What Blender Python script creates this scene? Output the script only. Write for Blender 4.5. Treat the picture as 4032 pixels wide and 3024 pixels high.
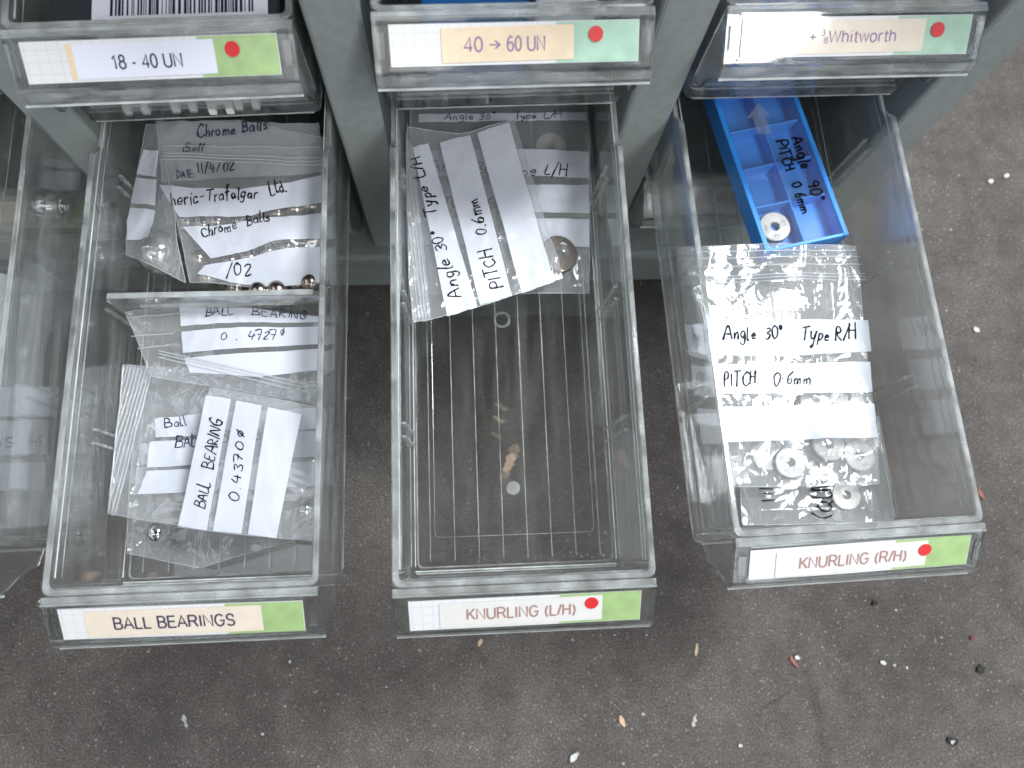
import bpy, bmesh, math, random
from mathutils import Vector, Matrix, noise, Euler

random.seed(7)
scene = bpy.context.scene
for o in list(bpy.data.objects):
    bpy.data.objects.remove(o)
COL = scene.collection
R = math.radians

# ---------------------------------------------------------------- camera
PIT, ROL, YAW = 14.1119, -11.5876, -13.58
CAM = Vector((-0.0176, 0.0, 0.26711))
FPX = 2955.9


def cam_axes():
    a, r, q = R(PIT), R(ROL), R(YAW)
    RZ = Matrix.Rotation(q, 3, 'Z')
    fwd = RZ @ Vector((0, math.sin(a), -math.cos(a)))
    up = RZ @ Vector((0, math.cos(a), math.sin(a)))
    rt = RZ @ Vector((1, 0, 0))
    c, s = math.cos(r), math.sin(r)
    return c * rt - s * up, s * rt + c * up, fwd


RT, UP, FW = cam_axes()
cam = bpy.data.cameras.new('camera')
camo = bpy.data.objects.new('camera', cam)
COL.objects.link(camo)
M = Matrix((RT, UP, -FW)).transposed().to_4x4()
M.translation = CAM
camo.matrix_world = M
cam.sensor_fit = 'HORIZONTAL'
cam.sensor_width = 36
cam.lens = FPX / 4032 * 36
cam.clip_start = .01
cam.clip_end = 100
cam.dof.use_dof = True
cam.dof.focus_distance = .305
cam.dof.aperture_fstop = 11
scene.camera = camo

# ---------------------------------------------------------------- light and exposure
AMBIENT, GLINT_STRIPS = .07, 2.3
world = bpy.data.worlds.new('World')
scene.world = world
world.use_nodes = True
wn = world.node_tree.nodes
bg = wn['Background']
wl = world.node_tree.links


def wmath(op, a, b=None, c=None):
    x = wn.new('ShaderNodeMath')
    x.operation = op
    for i, v in enumerate((a, b, c)):
        if v is None:
            continue
        if isinstance(v, (int, float)):
            x.inputs[i].default_value = v
        else:
            wl.new(v, x.inputs[i])
    return x.outputs[0]


# the workshop overhead: dim ceiling with bright strips added for glints on the bags
wtc = wn.new('ShaderNodeTexCoord')
wsp = wn.new('ShaderNodeSeparateXYZ')
wl.new(wtc.outputs['Generated'], wsp.inputs[0])
wz = wmath('MAXIMUM', wsp.outputs[2], .12)
wu = wmath('DIVIDE', wsp.outputs[0], wz)
wv = wmath('DIVIDE', wsp.outputs[1], wz)
wup = wmath('GREATER_THAN', wsp.outputs[2], .12)
lit = None
for u0, u1, v0, v1 in ((-2.4, -2.0, -2.5, 2.5), (-1.15, -.85, -2.5, -.5), (-1.05, -.80, .75, 2.6), (.76, 1.0, .60, 2.6), (.85, 1.15, -2.6, -.55), (2.0, 2.5, -2.5, 2.5), (-.48, -.20, -.06, .13), (-.80, -.58, -.7, .9)):
    m_ = wmath('MULTIPLY', wmath('MULTIPLY', wmath('GREATER_THAN', wu, u0), wmath('LESS_THAN', wu, u1)), wmath('MULTIPLY', wmath('GREATER_THAN', wv, v0), wmath('LESS_THAN', wv, v1)))
    lit = m_ if lit is None else wmath('MAXIMUM', lit, m_)
lit = wmath('MULTIPLY', lit, wup)
wl.new(wmath('MULTIPLY_ADD', lit, GLINT_STRIPS, AMBIENT), bg.inputs['Strength'])
bg.inputs['Color'].default_value = (.86, .92, 1, 1)


def area_light(name, loc, target, sx, sy, power, col):
    l = bpy.data.lights.new(name, 'AREA')
    l.shape = 'RECTANGLE'
    l.size, l.size_y = sx, sy
    l.energy = power
    l.color = col
    o = bpy.data.objects.new(name, l)
    COL.objects.link(o)
    o.location = loc
    o.rotation_euler = (Vector(target) - Vector(loc)).to_track_quat('-Z', 'Y').to_euler()
    return o


area_light('window_daylight', (1.12, -2.3, 2.3), (0.1, .1, 0), .80, .90, 32, (.93, .96, 1))
area_light('skylight_panel', (1.04, -1.15, 2.35), (.1, .15, .05), .40, .55, 24, (.95, .97, 1))
area_light('left_fill', (-.55, -.95, 2.1), (-.1, .1, 0), 1.3, .6, 4, (1, .97, .93))  # soft fill added to brighten the left drawers
area_light('roof_light', (.50, .33, 1.0), (0.1, .1, 0), .26, .36, 19, (.90, .95, 1))
scene.view_settings.view_transform = 'Standard'
scene.view_settings.look = 'None'
scene.view_settings.gamma = 1
scene.view_settings.exposure = .18
scene.view_settings.use_curve_mapping = False
cy = scene.cycles
cy.max_bounces = 24
cy.transmission_bounces = 20
cy.transparent_max_bounces = 40
cy.glossy_bounces = 6
cy.diffuse_bounces = 4
cy.caustics_refractive = True
cy.caustics_reflective = False
cy.sample_clamp_indirect = 6
cy.blur_glossy = .5
cy.use_denoising = True

FLOOR_Z = -.172
PXS = 4032 / 2212


def ray(px, py):
    a, b = (px * PXS - 2016) / FPX, (py * PXS - 1512) / FPX
    return FW + a * RT - b * UP


def at(px, py, z):
    d = ray(px, py)
    return CAM + d * ((z - CAM.z) / d.z)


# ---------------------------------------------------------------- object helpers
def link(name, me, parent=None, mats=()):
    o = bpy.data.objects.new(name, me)
    COL.objects.link(o)
    for m in mats:
        me.materials.append(m)
    if parent:
        o.parent = parent
    return o


def tag(o, label, cat, group=None, kind=None):
    if label:
        o['label'] = label
    if cat:
        o['category'] = cat
    if group:
        o['group'] = group
    if kind:
        o['kind'] = kind
    return o


def empty(name, loc=(0, 0, 0), rot=(0, 0, 0)):
    o = bpy.data.objects.new(name, None)
    o.empty_display_size = .01
    COL.objects.link(o)
    o.location = loc
    o.rotation_euler = rot
    return o


class MB:
    def __init__(s):
        s.v, s.f, s.m = [], [], []

    def add(s, vs, fs, mi=0):
        b = len(s.v)
        s.v += [tuple(p) for p in vs]
        s.f += [tuple(i + b for i in f) for f in fs]
        s.m += [mi] * len(fs)

    def box(s, x0, x1, y0, y1, z0, z1, mi=0):
        s.add([(x0, y0, z0), (x1, y0, z0), (x1, y1, z0), (x0, y1, z0), (x0, y0, z1), (x1, y0, z1), (x1, y1, z1), (x0, y1, z1)],
              [(3, 2, 1, 0), (4, 5, 6, 7), (0, 1, 5, 4), (1, 2, 6, 5), (2, 3, 7, 6), (3, 0, 4, 7)], mi)

    def prism(s, poly, x0, x1, mi=0):
        """poly: (y,z) list, extruded along x."""
        n = len(poly)
        s.add([(x0, y, z) for y, z in poly] + [(x1, y, z) for y, z in poly],
              [tuple(range(n)), tuple(range(2 * n - 1, n - 1, -1))] + [(i, i + n, (i + 1) % n + n, (i + 1) % n) for i in range(n)], mi)

    def tube(s, pts, r, n=6, closed=False, mi=0):
        pts = [Vector(p) for p in pts]
        k = len(pts)
        vs = []
        for i, p in enumerate(pts):
            a = pts[(i - 1) % k] if (closed or i) else p
            b = pts[(i + 1) % k] if (closed or i < k - 1) else p
            t = (b - a).normalized()
            ref = Vector((0, 0, 1)) if abs(t.z) < .9 else Vector((1, 0, 0))
            x = t.cross(ref).normalized()
            y = x.cross(t)
            for j in range(n):
                q = 2 * math.pi * j / n
                vs.append(p + r * (math.cos(q) * x + math.sin(q) * y))
        fs = []
        for i in range(k if closed else k - 1):
            for j in range(n):
                fs.append((i * n + j, i * n + (j + 1) % n, ((i + 1) % k) * n + (j + 1) % n, ((i + 1) % k) * n + j))
        if not closed:
            fs += [tuple(range(n - 1, -1, -1)), tuple(range((k - 1) * n, k * n))]
        s.add(vs, fs, mi)

    def mesh(s, name, smooth=False, fix=True):
        me = bpy.data.meshes.new(name)
        me.from_pydata(s.v, [], s.f)
        for p, mi in zip(me.polygons, s.m):
            p.material_index = mi
            p.use_smooth = smooth
        if fix:
            bm = bmesh.new()
            bm.from_mesh(me)
            bmesh.ops.recalc_face_normals(bm, faces=bm.faces)
            bm.to_mesh(me)
            bm.free()
        return me

    def build(s, name, mats, parent=None, smooth=False, bevel=0, seg=2, fix=True):
        if not isinstance(mats, (list, tuple)):
            mats = [mats]
        o = link(name, s.mesh(name, smooth, fix), parent, mats)
        if bevel:
            bm = bmesh.new()
            bm.from_mesh(o.data)
            eds = [e for e in bm.edges if len(e.link_faces) == 2 and e.calc_face_angle() > .6]
            bmesh.ops.bevel(bm, geom=eds, offset=bevel, segments=seg, affect='EDGES', clamp_overlap=True)
            bm.to_mesh(o.data)
            bm.free()
        return o


# ---------------------------------------------------------------- materials
def mat(name):
    m = bpy.data.materials.new(name)
    m.use_nodes = True
    return m, m.node_tree.nodes, m.node_tree.links, m.node_tree.nodes['Principled BSDF']


def plain(name, col, rough=.5, metal=0, coat=0, bump=0, bscale=400, var=0, spec=.5):
    m, n, l, p = mat(name)
    p.inputs['Base Color'].default_value = (*col, 1)
    p.inputs['Roughness'].default_value = rough
    p.inputs['Metallic'].default_value = metal
    p.inputs['Coat Weight'].default_value = coat
    p.inputs['Coat Roughness'].default_value = .07
    p.inputs['Specular IOR Level'].default_value = spec
    if bump or var:
        tc = n.new('ShaderNodeTexCoord')
        ns = n.new('ShaderNodeTexNoise')
        ns.inputs['Scale'].default_value = bscale
        ns.inputs['Detail'].default_value = 6
        l.new(tc.outputs['Object'], ns.inputs['Vector'])
        if bump:
            b = n.new('ShaderNodeBump')
            b.inputs['Strength'].default_value = bump
            b.inputs['Distance'].default_value = .0004
            l.new(ns.outputs['Fac'], b.inputs['Height'])
            l.new(b.outputs['Normal'], p.inputs['Normal'])
        if var:
            mx = n.new('ShaderNodeMixRGB')
            mx.inputs['Color1'].default_value = (*[c * (1 - var) for c in col], 1)
            mx.inputs['Color2'].default_value = (*[min(1, c * (1 + var)) for c in col], 1)
            ns2 = n.new('ShaderNodeTexNoise')
            ns2.inputs['Scale'].default_value = bscale * .25
            ns2.inputs['Detail'].default_value = 5
            l.new(tc.outputs['Object'], ns2.inputs['Vector'])
            rp = n.new('ShaderNodeValToRGB')
            rp.color_ramp.elements[0].position = .35
            rp.color_ramp.elements[1].position = .65
            l.new(ns2.outputs['Fac'], rp.inputs['Fac'])
            l.new(rp.outputs['Color'], mx.inputs['Fac'])
            l.new(mx.outputs['Color'], p.inputs['Base Color'])
    return m


def schlick(n, l, normal=None, gain=1.0):
    """reflectance of thin clear sheet, the same from either side."""
    lw = n.new('ShaderNodeLayerWeight')
    lw.inputs['Blend'].default_value = .5
    if normal is not None:
        l.new(normal, lw.inputs['Normal'])
    pw = n.new('ShaderNodeMath')
    pw.operation = 'POWER'
    pw.inputs[1].default_value = 5
    l.new(lw.outputs['Facing'], pw.inputs[0])
    ma = n.new('ShaderNodeMath')
    ma.operation = 'MULTIPLY_ADD'
    ma.use_clamp = True
    ma.inputs[1].default_value = .96 * gain
    ma.inputs[2].default_value = .04 * gain
    l.new(pw.outputs[0], ma.inputs[0])
    return ma


def clear_plastic(name, tint=(.95, .975, .965), haze=.020, thin=.48):
    """moulded clear polystyrene: refracting solid, lightly scuffed and dusty."""
    m, n, l, p = mat(name)
    p.inputs['Base Color'].default_value = (*tint, 1)
    p.inputs['Transmission Weight'].default_value = 1
    p.inputs['IOR'].default_value = 1.5
    tc = n.new('ShaderNodeTexCoord')
    mp = n.new('ShaderNodeMapping')
    mp.inputs['Scale'].default_value = (1, .12, 1)
    l.new(tc.outputs['Object'], mp.inputs['Vector'])
    ns = n.new('ShaderNodeTexNoise')
    ns.inputs['Scale'].default_value = 900
    ns.inputs['Detail'].default_value = 4
    l.new(mp.outputs['Vector'], ns.inputs['Vector'])
    mr = n.new('ShaderNodeMapRange')
    mr.inputs['From Min'].default_value = .35
    mr.inputs['From Max'].default_value = .75
    mr.inputs['To Min'].default_value = .015
    mr.inputs['To Max'].default_value = .09
    l.new(ns.outputs['Fac'], mr.inputs['Value'])
    l.new(mr.outputs['Result'], p.inputs['Roughness'])
    ds = n.new('ShaderNodeBsdfDiffuse')
    ds.inputs['Color'].default_value = (.80, .82, .81, 1)
    n2 = n.new('ShaderNodeTexNoise')
    n2.inputs['Scale'].default_value = 140
    n2.inputs['Detail'].default_value = 8
    n2.inputs['Roughness'].default_value = .7
    l.new(mp.outputs['Vector'], n2.inputs['Vector'])
    m2 = n.new('ShaderNodeMapRange')
    m2.inputs['From Min'].default_value = .44
    m2.inputs['From Max'].default_value = .72
    m2.inputs['To Min'].default_value = haze * .08
    m2.inputs['To Max'].default_value = haze * 5.5
    l.new(n2.outputs['Fac'], m2.inputs['Value'])
    mx = n.new('ShaderNodeMixShader')
    fr = schlick(n, l)
    tr = n.new('ShaderNodeBsdfTransparent')
    tr.inputs['Color'].default_value = (.982, .992, .988, 1)
    gl = n.new('ShaderNodeBsdfGlossy')
    l.new(mr.outputs['Result'], gl.inputs['Roughness'])
    mt = n.new('ShaderNodeMixShader')
    l.new(fr.outputs[0], mt.inputs['Fac'])
    l.new(tr.outputs[0], mt.inputs[1])
    l.new(gl.outputs[0], mt.inputs[2])
    mm = n.new('ShaderNodeMixShader')
    mm.inputs['Fac'].default_value = thin
    l.new(p.outputs['BSDF'], mm.inputs[1])
    l.new(mt.outputs[0], mm.inputs[2])
    lw = n.new('ShaderNodeLayerWeight')
    lw.inputs['Blend'].default_value = .5
    hz = n.new('ShaderNodeMath')
    hz.operation = 'MULTIPLY_ADD'
    hz.inputs[1].default_value = 2.2
    hz.inputs[2].default_value = .35
    l.new(lw.outputs['Facing'], hz.inputs[0])
    hm = n.new('ShaderNodeMath')
    hm.operation = 'MULTIPLY'
    hc = n.new('ShaderNodeMath')
    hc.operation = 'MINIMUM'
    hc.inputs[1].default_value = 1.25
    l.new(hz.outputs[0], hc.inputs[0])
    l.new(hc.outputs[0], hm.inputs[0])
    l.new(m2.outputs['Result'], hm.inputs[1])
    l.new(hm.outputs[0], mx.inputs['Fac'])
    l.new(mm.outputs['Shader'], mx.inputs[1])
    l.new(ds.outputs['BSDF'], mx.inputs[2])
    l.new(mx.outputs['Shader'], n['Material Output'].inputs['Surface'])
    return m


def film_mat(name, white=.06, rough=.11, bscale=170, bstr=.5):
    """thin polythene: lets light straight through, mirrors the room, faintly milky."""
    m, n, l, p = mat(name)
    n.remove(p)
    tc = n.new('ShaderNodeTexCoord')
    vo = n.new('ShaderNodeTexNoise')
    vo.inputs['Scale'].default_value = bscale
    vo.inputs['Detail'].default_value = 3
    vo.inputs['Distortion'].default_value = 1.2
    l.new(tc.outputs['Object'], vo.inputs['Vector'])
    bp = n.new('ShaderNodeBump')
    bp.inputs['Strength'].default_value = bstr
    bp.inputs['Distance'].default_value = .0012
    l.new(vo.outputs['Fac'], bp.inputs['Height'])
    ma = schlick(n, l, bp.outputs['Normal'], 1.8)
    tr = n.new('ShaderNodeBsdfTransparent')
    tr.inputs['Color'].default_value = (.97, .975, .975, 1)
    gl = n.new('ShaderNodeBsdfGlossy')
    gl.inputs['Roughness'].default_value = rough
    l.new(bp.outputs['Normal'], gl.inputs['Normal'])
    m1 = n.new('ShaderNodeMixShader')
    l.new(ma.outputs[0], m1.inputs['Fac'])
    l.new(tr.outputs[0], m1.inputs[1])
    l.new(gl.outputs[0], m1.inputs[2])
    df = n.new('ShaderNodeBsdfDiffuse')
    df.inputs['Color'].default_value = (.85, .87, .88, 1)
    tl = n.new('ShaderNodeBsdfTranslucent')
    tl.inputs['Color'].default_value = (.9, .92, .93, 1)
    md = n.new('ShaderNodeMixShader')
    md.inputs['Fac'].default_value = .45
    l.new(df.outputs[0], md.inputs[1])
    l.new(tl.outputs[0], md.inputs[2])
    m2 = n.new('ShaderNodeMixShader')
    m2.inputs['Fac'].default_value = white
    l.new(m1.outputs[0], m2.inputs[1])
    l.new(md.outputs[0], m2.inputs[2])
    l.new(m2.outputs[0], n['Material Output'].inputs['Surface'])
    return m


def concrete():
    m, n, l, p = mat('worn_concrete')
    tc = n.new('ShaderNodeTexCoord')

    def nz(scale, detail=6, rough=.6, dist=0):
        a = n.new('ShaderNodeTexNoise')
        a.inputs['Scale'].default_value = scale
        a.inputs['Detail'].default_value = detail
        a.inputs['Roughness'].default_value = rough
        a.inputs['Distortion'].default_value = dist
        l.new(tc.outputs['Object'], a.inputs['Vector'])
        return a

    def ramp(src, stops):
        r = n.new('ShaderNodeValToRGB')
        e = r.color_ramp.elements
        e[0].position, e[0].color = stops[0][0], (*stops[0][1], 1)
        e[1].position, e[1].color = stops[1][0], (*stops[1][1], 1)
        for pos, c in stops[2:]:
            x = e.new(pos)
            x.color = (*c, 1)
        l.new(src, r.inputs['Fac'])
        return r

    def mix(f, a, b, mode='MIX'):
        x = n.new('ShaderNodeMixRGB')
        x.blend_type = mode
        if isinstance(f, float):
            x.inputs['Fac'].default_value = f
        else:
            l.new(f, x.inputs['Fac'])
        for s, v in (('Color1', a), ('Color2', b)):
            if isinstance(v, tuple):
                x.inputs[s].default_value = (*v, 1)
            else:
                l.new(v, x.inputs[s])
        return x

    grain = nz(1000, 8, .8)
    g = ramp(grain.outputs['Fac'], [(.30, (.017, .015, .013)), (.70, (.33, .308, .288)), (.5, (.090, .081, .074))])
    big = nz(9, 5, .6, .6)
    b = ramp(big.outputs['Fac'], [(.35, (.62, .60, .58)), (.68, (1.12, 1.1, 1.09))])
    c1 = mix(1.0, g.outputs['Color'], b.outputs['Color'], 'MULTIPLY')
    med = nz(85, 6, .7)
    md = ramp(med.outputs['Fac'], [(.36, (.80, .78, .77)), (.66, (1.18, 1.17, 1.16))])
    c2 = mix(1.0, c1.outputs['Color'], md.outputs['Color'], 'MULTIPLY')
    # pale grit specks
    for sc, thr, colr, seed in ((520, .16, (.36, .34, .33), 0), (270, .10, (.40, .38, .37), 3.1), (240, .12, (.018, .016, .015), 7.7)):
        mp = n.new('ShaderNodeMapping')
        mp.inputs['Location'].default_value = (seed, seed * .7, 0)
        l.new(tc.outputs['Object'], mp.inputs['Vector'])
        v = n.new('ShaderNodeTexVoronoi')
        v.inputs['Scale'].default_value = sc
        v.inputs['Randomness'].default_value = 1
        l.new(mp.outputs['Vector'], v.inputs['Vector'])
        gate = n.new('ShaderNodeSeparateColor')
        l.new(v.outputs['Color'], gate.inputs['Color'])
        gt = n.new('ShaderNodeMath')
        gt.operation = 'GREATER_THAN'
        gt.inputs[1].default_value = .87
        l.new(gate.outputs[0], gt.inputs[0])
        sm = n.new('ShaderNodeMapRange')
        sm.inputs['From Min'].default_value = thr
        sm.inputs['From Max'].default_value = thr * 2.1
        sm.inputs['To Min'].default_value = .45
        sm.inputs['To Max'].default_value = 0
        l.new(v.outputs['Distance'], sm.inputs['Value'])
        mu = n.new('ShaderNodeMath')
        mu.operation = 'MULTIPLY'
        l.new(sm.outputs['Result'], mu.inputs[0])
        l.new(gt.outputs[0], mu.inputs[1])
        c2 = mix(mu.outputs[0], c2.outputs['Color'], colr)
    # pale worn scuffs
    sc_ = nz(26, 9, .72, 1.5)
    sr = ramp(sc_.outputs['Fac'], [(.62, (0, 0, 0)), (.78, (.35, .35, .35))])
    c2 = mix(sr.outputs['Color'], c2.outputs['Color'], (.26, .25, .25))
    # oily streak and a faint crack with shapes of their own
    sp = n.new('ShaderNodeSeparateXYZ')
    l.new(tc.outputs['Object'], sp.inputs[0])

    def mth(op, a, b):
        x = n.new('ShaderNodeMath')
        x.operation = op
        for i, v in enumerate((a, b)):
            if isinstance(v, (int, float)):
                x.inputs[i].default_value = v
            else:
                l.new(v, x.inputs[i])
        return x.outputs[0]
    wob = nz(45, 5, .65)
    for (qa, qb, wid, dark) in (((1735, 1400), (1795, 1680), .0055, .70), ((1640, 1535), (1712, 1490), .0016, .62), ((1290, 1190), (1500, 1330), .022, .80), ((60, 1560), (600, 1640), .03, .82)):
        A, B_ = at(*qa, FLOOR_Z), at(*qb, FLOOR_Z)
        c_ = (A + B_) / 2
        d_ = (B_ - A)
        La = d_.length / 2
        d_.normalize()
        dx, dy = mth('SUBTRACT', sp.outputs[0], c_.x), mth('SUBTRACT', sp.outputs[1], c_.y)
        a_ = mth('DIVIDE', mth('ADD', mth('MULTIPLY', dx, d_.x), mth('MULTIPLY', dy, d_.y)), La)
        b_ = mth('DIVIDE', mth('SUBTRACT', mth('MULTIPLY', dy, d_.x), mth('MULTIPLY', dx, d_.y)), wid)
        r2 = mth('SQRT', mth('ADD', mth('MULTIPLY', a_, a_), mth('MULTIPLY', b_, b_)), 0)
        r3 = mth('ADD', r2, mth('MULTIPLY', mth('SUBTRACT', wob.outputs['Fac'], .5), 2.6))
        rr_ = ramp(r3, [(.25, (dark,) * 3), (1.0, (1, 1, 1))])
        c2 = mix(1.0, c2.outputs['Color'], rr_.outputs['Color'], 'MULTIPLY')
    l.new(c2.outputs['Color'], p.inputs['Base Color'])
    p.inputs['Roughness'].default_value = .58
    p.inputs['Specular IOR Level'].default_value = .4
    bp = n.new('ShaderNodeBump')
    bp.inputs['Strength'].default_value = .7
    bp.inputs['Distance'].default_value = .0012
    ad = n.new('ShaderNodeMath')
    ad.operation = 'ADD'
    l.new(grain.outputs['Fac'], ad.inputs[0])
    l.new(med.outputs['Fac'], ad.inputs[1])
    l.new(ad.outputs[0], bp.inputs['Height'])
    l.new(bp.outputs['Normal'], p.inputs['Normal'])
    return m


def graph_paper():
    m, n, l, p = mat('graph_paper')
    tc = n.new('ShaderNodeTexCoord')
    sx = n.new('ShaderNodeSeparateXYZ')
    l.new(tc.outputs['Object'], sx.inputs[0])
    outs = []
    for i in (0, 1):
        a = n.new('ShaderNodeMath')
        a.operation = 'MULTIPLY'
        a.inputs[1].default_value = 1 / .0036
        l.new(sx.outputs[i], a.inputs[0])
        f = n.new('ShaderNodeMath')
        f.operation = 'FRACT'
        l.new(a.outputs[0], f.inputs[0])
        c = n.new('ShaderNodeMath')
        c.operation = 'LESS_THAN'
        c.inputs[1].default_value = .07
        l.new(f.outputs[0], c.inputs[0])
        outs.append(c)
    mx = n.new('ShaderNodeMath')
    mx.operation = 'MAXIMUM'
    l.new(outs[0].outputs[0], mx.inputs[0])
    l.new(outs[1].outputs[0], mx.inputs[1])
    mr = n.new('ShaderNodeMixRGB')
    mr.inputs['Color1'].default_value = (.58, .575, .57, 1)
    mr.inputs['Color2'].default_value = (.47, .49, .50, 1)
    l.new(mx.outputs[0], mr.inputs['Fac'])
    l.new(mr.outputs['Color'], p.inputs['Base Color'])
    p.inputs['Roughness'].default_value = .5
    p.inputs['Coat Weight'].default_value = .8
    p.inputs['Coat Roughness'].default_value = .06
    return m


CLEAR = clear_plastic('clear_plastic')
CLEAR_THICK = clear_plastic('clear_plastic_thick', haze=.004, thin=.25)
def edge_plastic(name='clear_plastic_edge', lo=.06, hi=.34):
    m, n, l, p = mat(name)
    p.inputs['Base Color'].default_value = (.93, .97, .95, 1)
    p.inputs['Transmission Weight'].default_value = 1
    p.inputs['IOR'].default_value = 1.5
    p.inputs['Roughness'].default_value = .10
    tc = n.new('ShaderNodeTexCoord')
    ns = n.new('ShaderNodeTexNoise')
    ns.inputs['Scale'].default_value = 420
    ns.inputs['Detail'].default_value = 5
    mp = n.new('ShaderNodeMapping')
    mp.inputs['Scale'].default_value = (.25, .25, 1)
    l.new(tc.outputs['Object'], mp.inputs['Vector'])
    l.new(mp.outputs['Vector'], ns.inputs['Vector'])
    mr = n.new('ShaderNodeMapRange')
    mr.inputs['From Min'].default_value = .3
    mr.inputs['From Max'].default_value = .7
    mr.inputs['To Min'].default_value = lo
    mr.inputs['To Max'].default_value = hi
    l.new(ns.outputs['Fac'], mr.inputs['Value'])
    ds = n.new('ShaderNodeBsdfDiffuse')
    ds.inputs['Color'].default_value = (.78, .81, .79, 1)
    mx = n.new('ShaderNodeMixShader')
    l.new(mr.outputs['Result'], mx.inputs['Fac'])
    l.new(p.outputs['BSDF'], mx.inputs[1])
    l.new(ds.outputs['BSDF'], mx.inputs[2])
    l.new(mx.outputs['Shader'], n['Material Output'].inputs['Surface'])
    return m


EDGE = edge_plastic()
EDGE_GLINT = edge_plastic('painted_edge_glint', .30, .75)  # whitish diffuse colour standing in for bright highlights along plastic edges
FILM = film_mat('polythene_film', .17, .10, 38, .55)
FILM_SEAL = film_mat('polythene_seal', .30, .14, 300, .3)
FILM_MILKY = film_mat('milky_flap', .26, .12, 90, .35)
FILM_LID = film_mat('clear_lid', .08, .06, 60, .16)
CONC = concrete()
GREY = plain('grey_green_plastic', (.30, .33, .318), .42, bump=.08, bscale=900, var=.06)
DARKIN = plain('dark_cabinet_panel', (.045, .052, .052), .6, var=.1)
GRAPH = graph_paper()
GREEN = plain('green_card', (.26, .38, .155), .5, coat=.7, var=.10, bscale=700)
MINT = plain('faded_green_card', (.29, .45, .34), .5, coat=.8, var=.12, bscale=500)
CREAM = plain('cream_sticker', (.59, .51, .42), .5, coat=.6, var=.04, bscale=600)
TAN = plain('yellowed_sticker', (.62, .49, .34), .5, coat=.7, var=.05, bscale=600)
PALE = plain('pale_sticker', (.56, .545, .515), .5, coat=.6, var=.03, bscale=600)
WHITEST = plain('white_sticker', (.59, .60, .68), .5, coat=.7)
RED = plain('red_dot_sticker', (.50, .012, .016), .55)
INK_DARK = plain('dark_print', (.03, .03, .06), .5)
INK_FADE = plain('faded_print', (.29, .16, .14), .5)
INK_PURPLE = plain('purple_print', (.22, .14, .24), .5)
PEN = plain('black_marker', (.010, .010, .014), .7, spec=.08)
PEN_BLUE = plain('blue_black_marker', (.02, .025, .06), .7, spec=.08)
STRIPE = plain('write_on_white', (.55, .57, .62), .36, bump=.16, bscale=120, spec=.35, var=.05)
_n, _l = STRIPE.node_tree.nodes, STRIPE.node_tree.links
_tr, _mx = _n.new('ShaderNodeBsdfTransparent'), _n.new('ShaderNodeMixShader')
_mx.inputs['Fac'].default_value = .18
_l.new(_n['Principled BSDF'].outputs[0], _mx.inputs[1])
_l.new(_tr.outputs[0], _mx.inputs[2])
_l.new(_mx.outputs[0], _n['Material Output'].inputs['Surface'])
STEEL = plain('ground_steel', (.46, .43, .40), .38, metal=.3, bump=.25, bscale=900, var=.18)
DSTEEL = plain('dark_steel', (.09, .088, .09), .4, metal=.7, bump=.2, bscale=700)
CHROME = plain('chrome', (.80, .79, .78), .09, metal=1)
BRONZE = plain('oily_bronze_steel', (.42, .36, .32), .18, metal=1)
BLUE = plain('blue_box_plastic', (.035, .25, .72), .34, bump=.05, bscale=600)
BLUE_D = plain('dark_blue_box', (.01, .10, .30), .4)
CARD_DARK = plain('dark_box_card', (.03, .032, .04), .5)
WHITE = plain('white_plastic', (.72, .72, .69), .45)
BARWHITE = plain('barcode_paper', (.74, .74, .80), .5)
BARINK = plain('barcode_ink', (.015, .012, .05), .5)
WOOD = plain('wood_shaving', (.58, .40, .27), .7, var=.2, bscale=900)
BROWN = plain('brown_chip', (.26, .10, .06), .7, var=.2, bscale=900)
STRAW = plain('straw', (.55, .45, .27), .7, var=.2, bscale=900)
PALECHIP = plain('white_flake', (.52, .51, .49), .7, var=.1, bscale=900)
GREYGRIT = plain('grey_grit', (.36, .345, .33), .7, var=.3, bscale=900)
REDCHIP = plain('red_flake', (.18, .01, .015), .5)
DARKCHIP = plain('dark_fibre', (.02, .018, .015), .8)

# ---------------------------------------------------------------- floor
f = MB()
f.add([(-6, -6, FLOOR_Z), (6, -6, FLOOR_Z), (6, 6, FLOOR_Z), (-6, 6, FLOOR_Z)], [(0, 1, 2, 3)])
fl = f.build('floor', CONC)
tag(fl, 'dark worn concrete floor speckled with pale grit', 'floor', kind='structure')

# ---------------------------------------------------------------- rack (cabinet frame)
C = .1185
YF = .178
rack = empty('drawer_rack', (0, .3, FLOOR_Z))
tag(rack, 'grey green plastic rack with upright dividers holding the clear drawers', 'rack')


def world_part(mb, name, m, parent, **k):
    o = mb.build(name, m, None, **k)
    o.parent = parent
    o.matrix_parent_inverse = Matrix.Translation(parent.location).inverted()
    return o


ROWP = .0575
for k in (-2.5, -1.5, -.5, .5, 1.5):
    x = k * C if k != 1.5 else k * C + .0005
    b = MB()
    w = .0096
    b.add([(x - w, YF + .0012, -.128), (x - w + .0012, YF, -.128), (x + w - .0012, YF, -.128), (x + w, YF + .0012, -.128), (x + w, YF + .035, -.128), (x + .005, YF + .05, -.128), (x + .005, .47, -.128), (x - .005, .47, -.128), (x - .005, YF + .05, -.128), (x - w, YF + .035, -.128),
           ] + [(q[0], q[1], .16) for q in [(x - w, YF + .0012), (x - w + .0012, YF), (x + w - .0012, YF), (x + w, YF + .0012), (x + w, YF + .035), (x + .005, YF + .05), (x + .005, .47), (x - .005, .47), (x - .005, YF + .05), (x - w, YF + .035)]],
          [tuple(range(9, -1, -1)), tuple(range(10, 20))] + [(i, (i + 1) % 10, (i + 1) % 10 + 10, i + 10) for i in range(10)])
    world_part(b, 'upright', GREY, rack, bevel=.0004)
b = MB()
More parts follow.
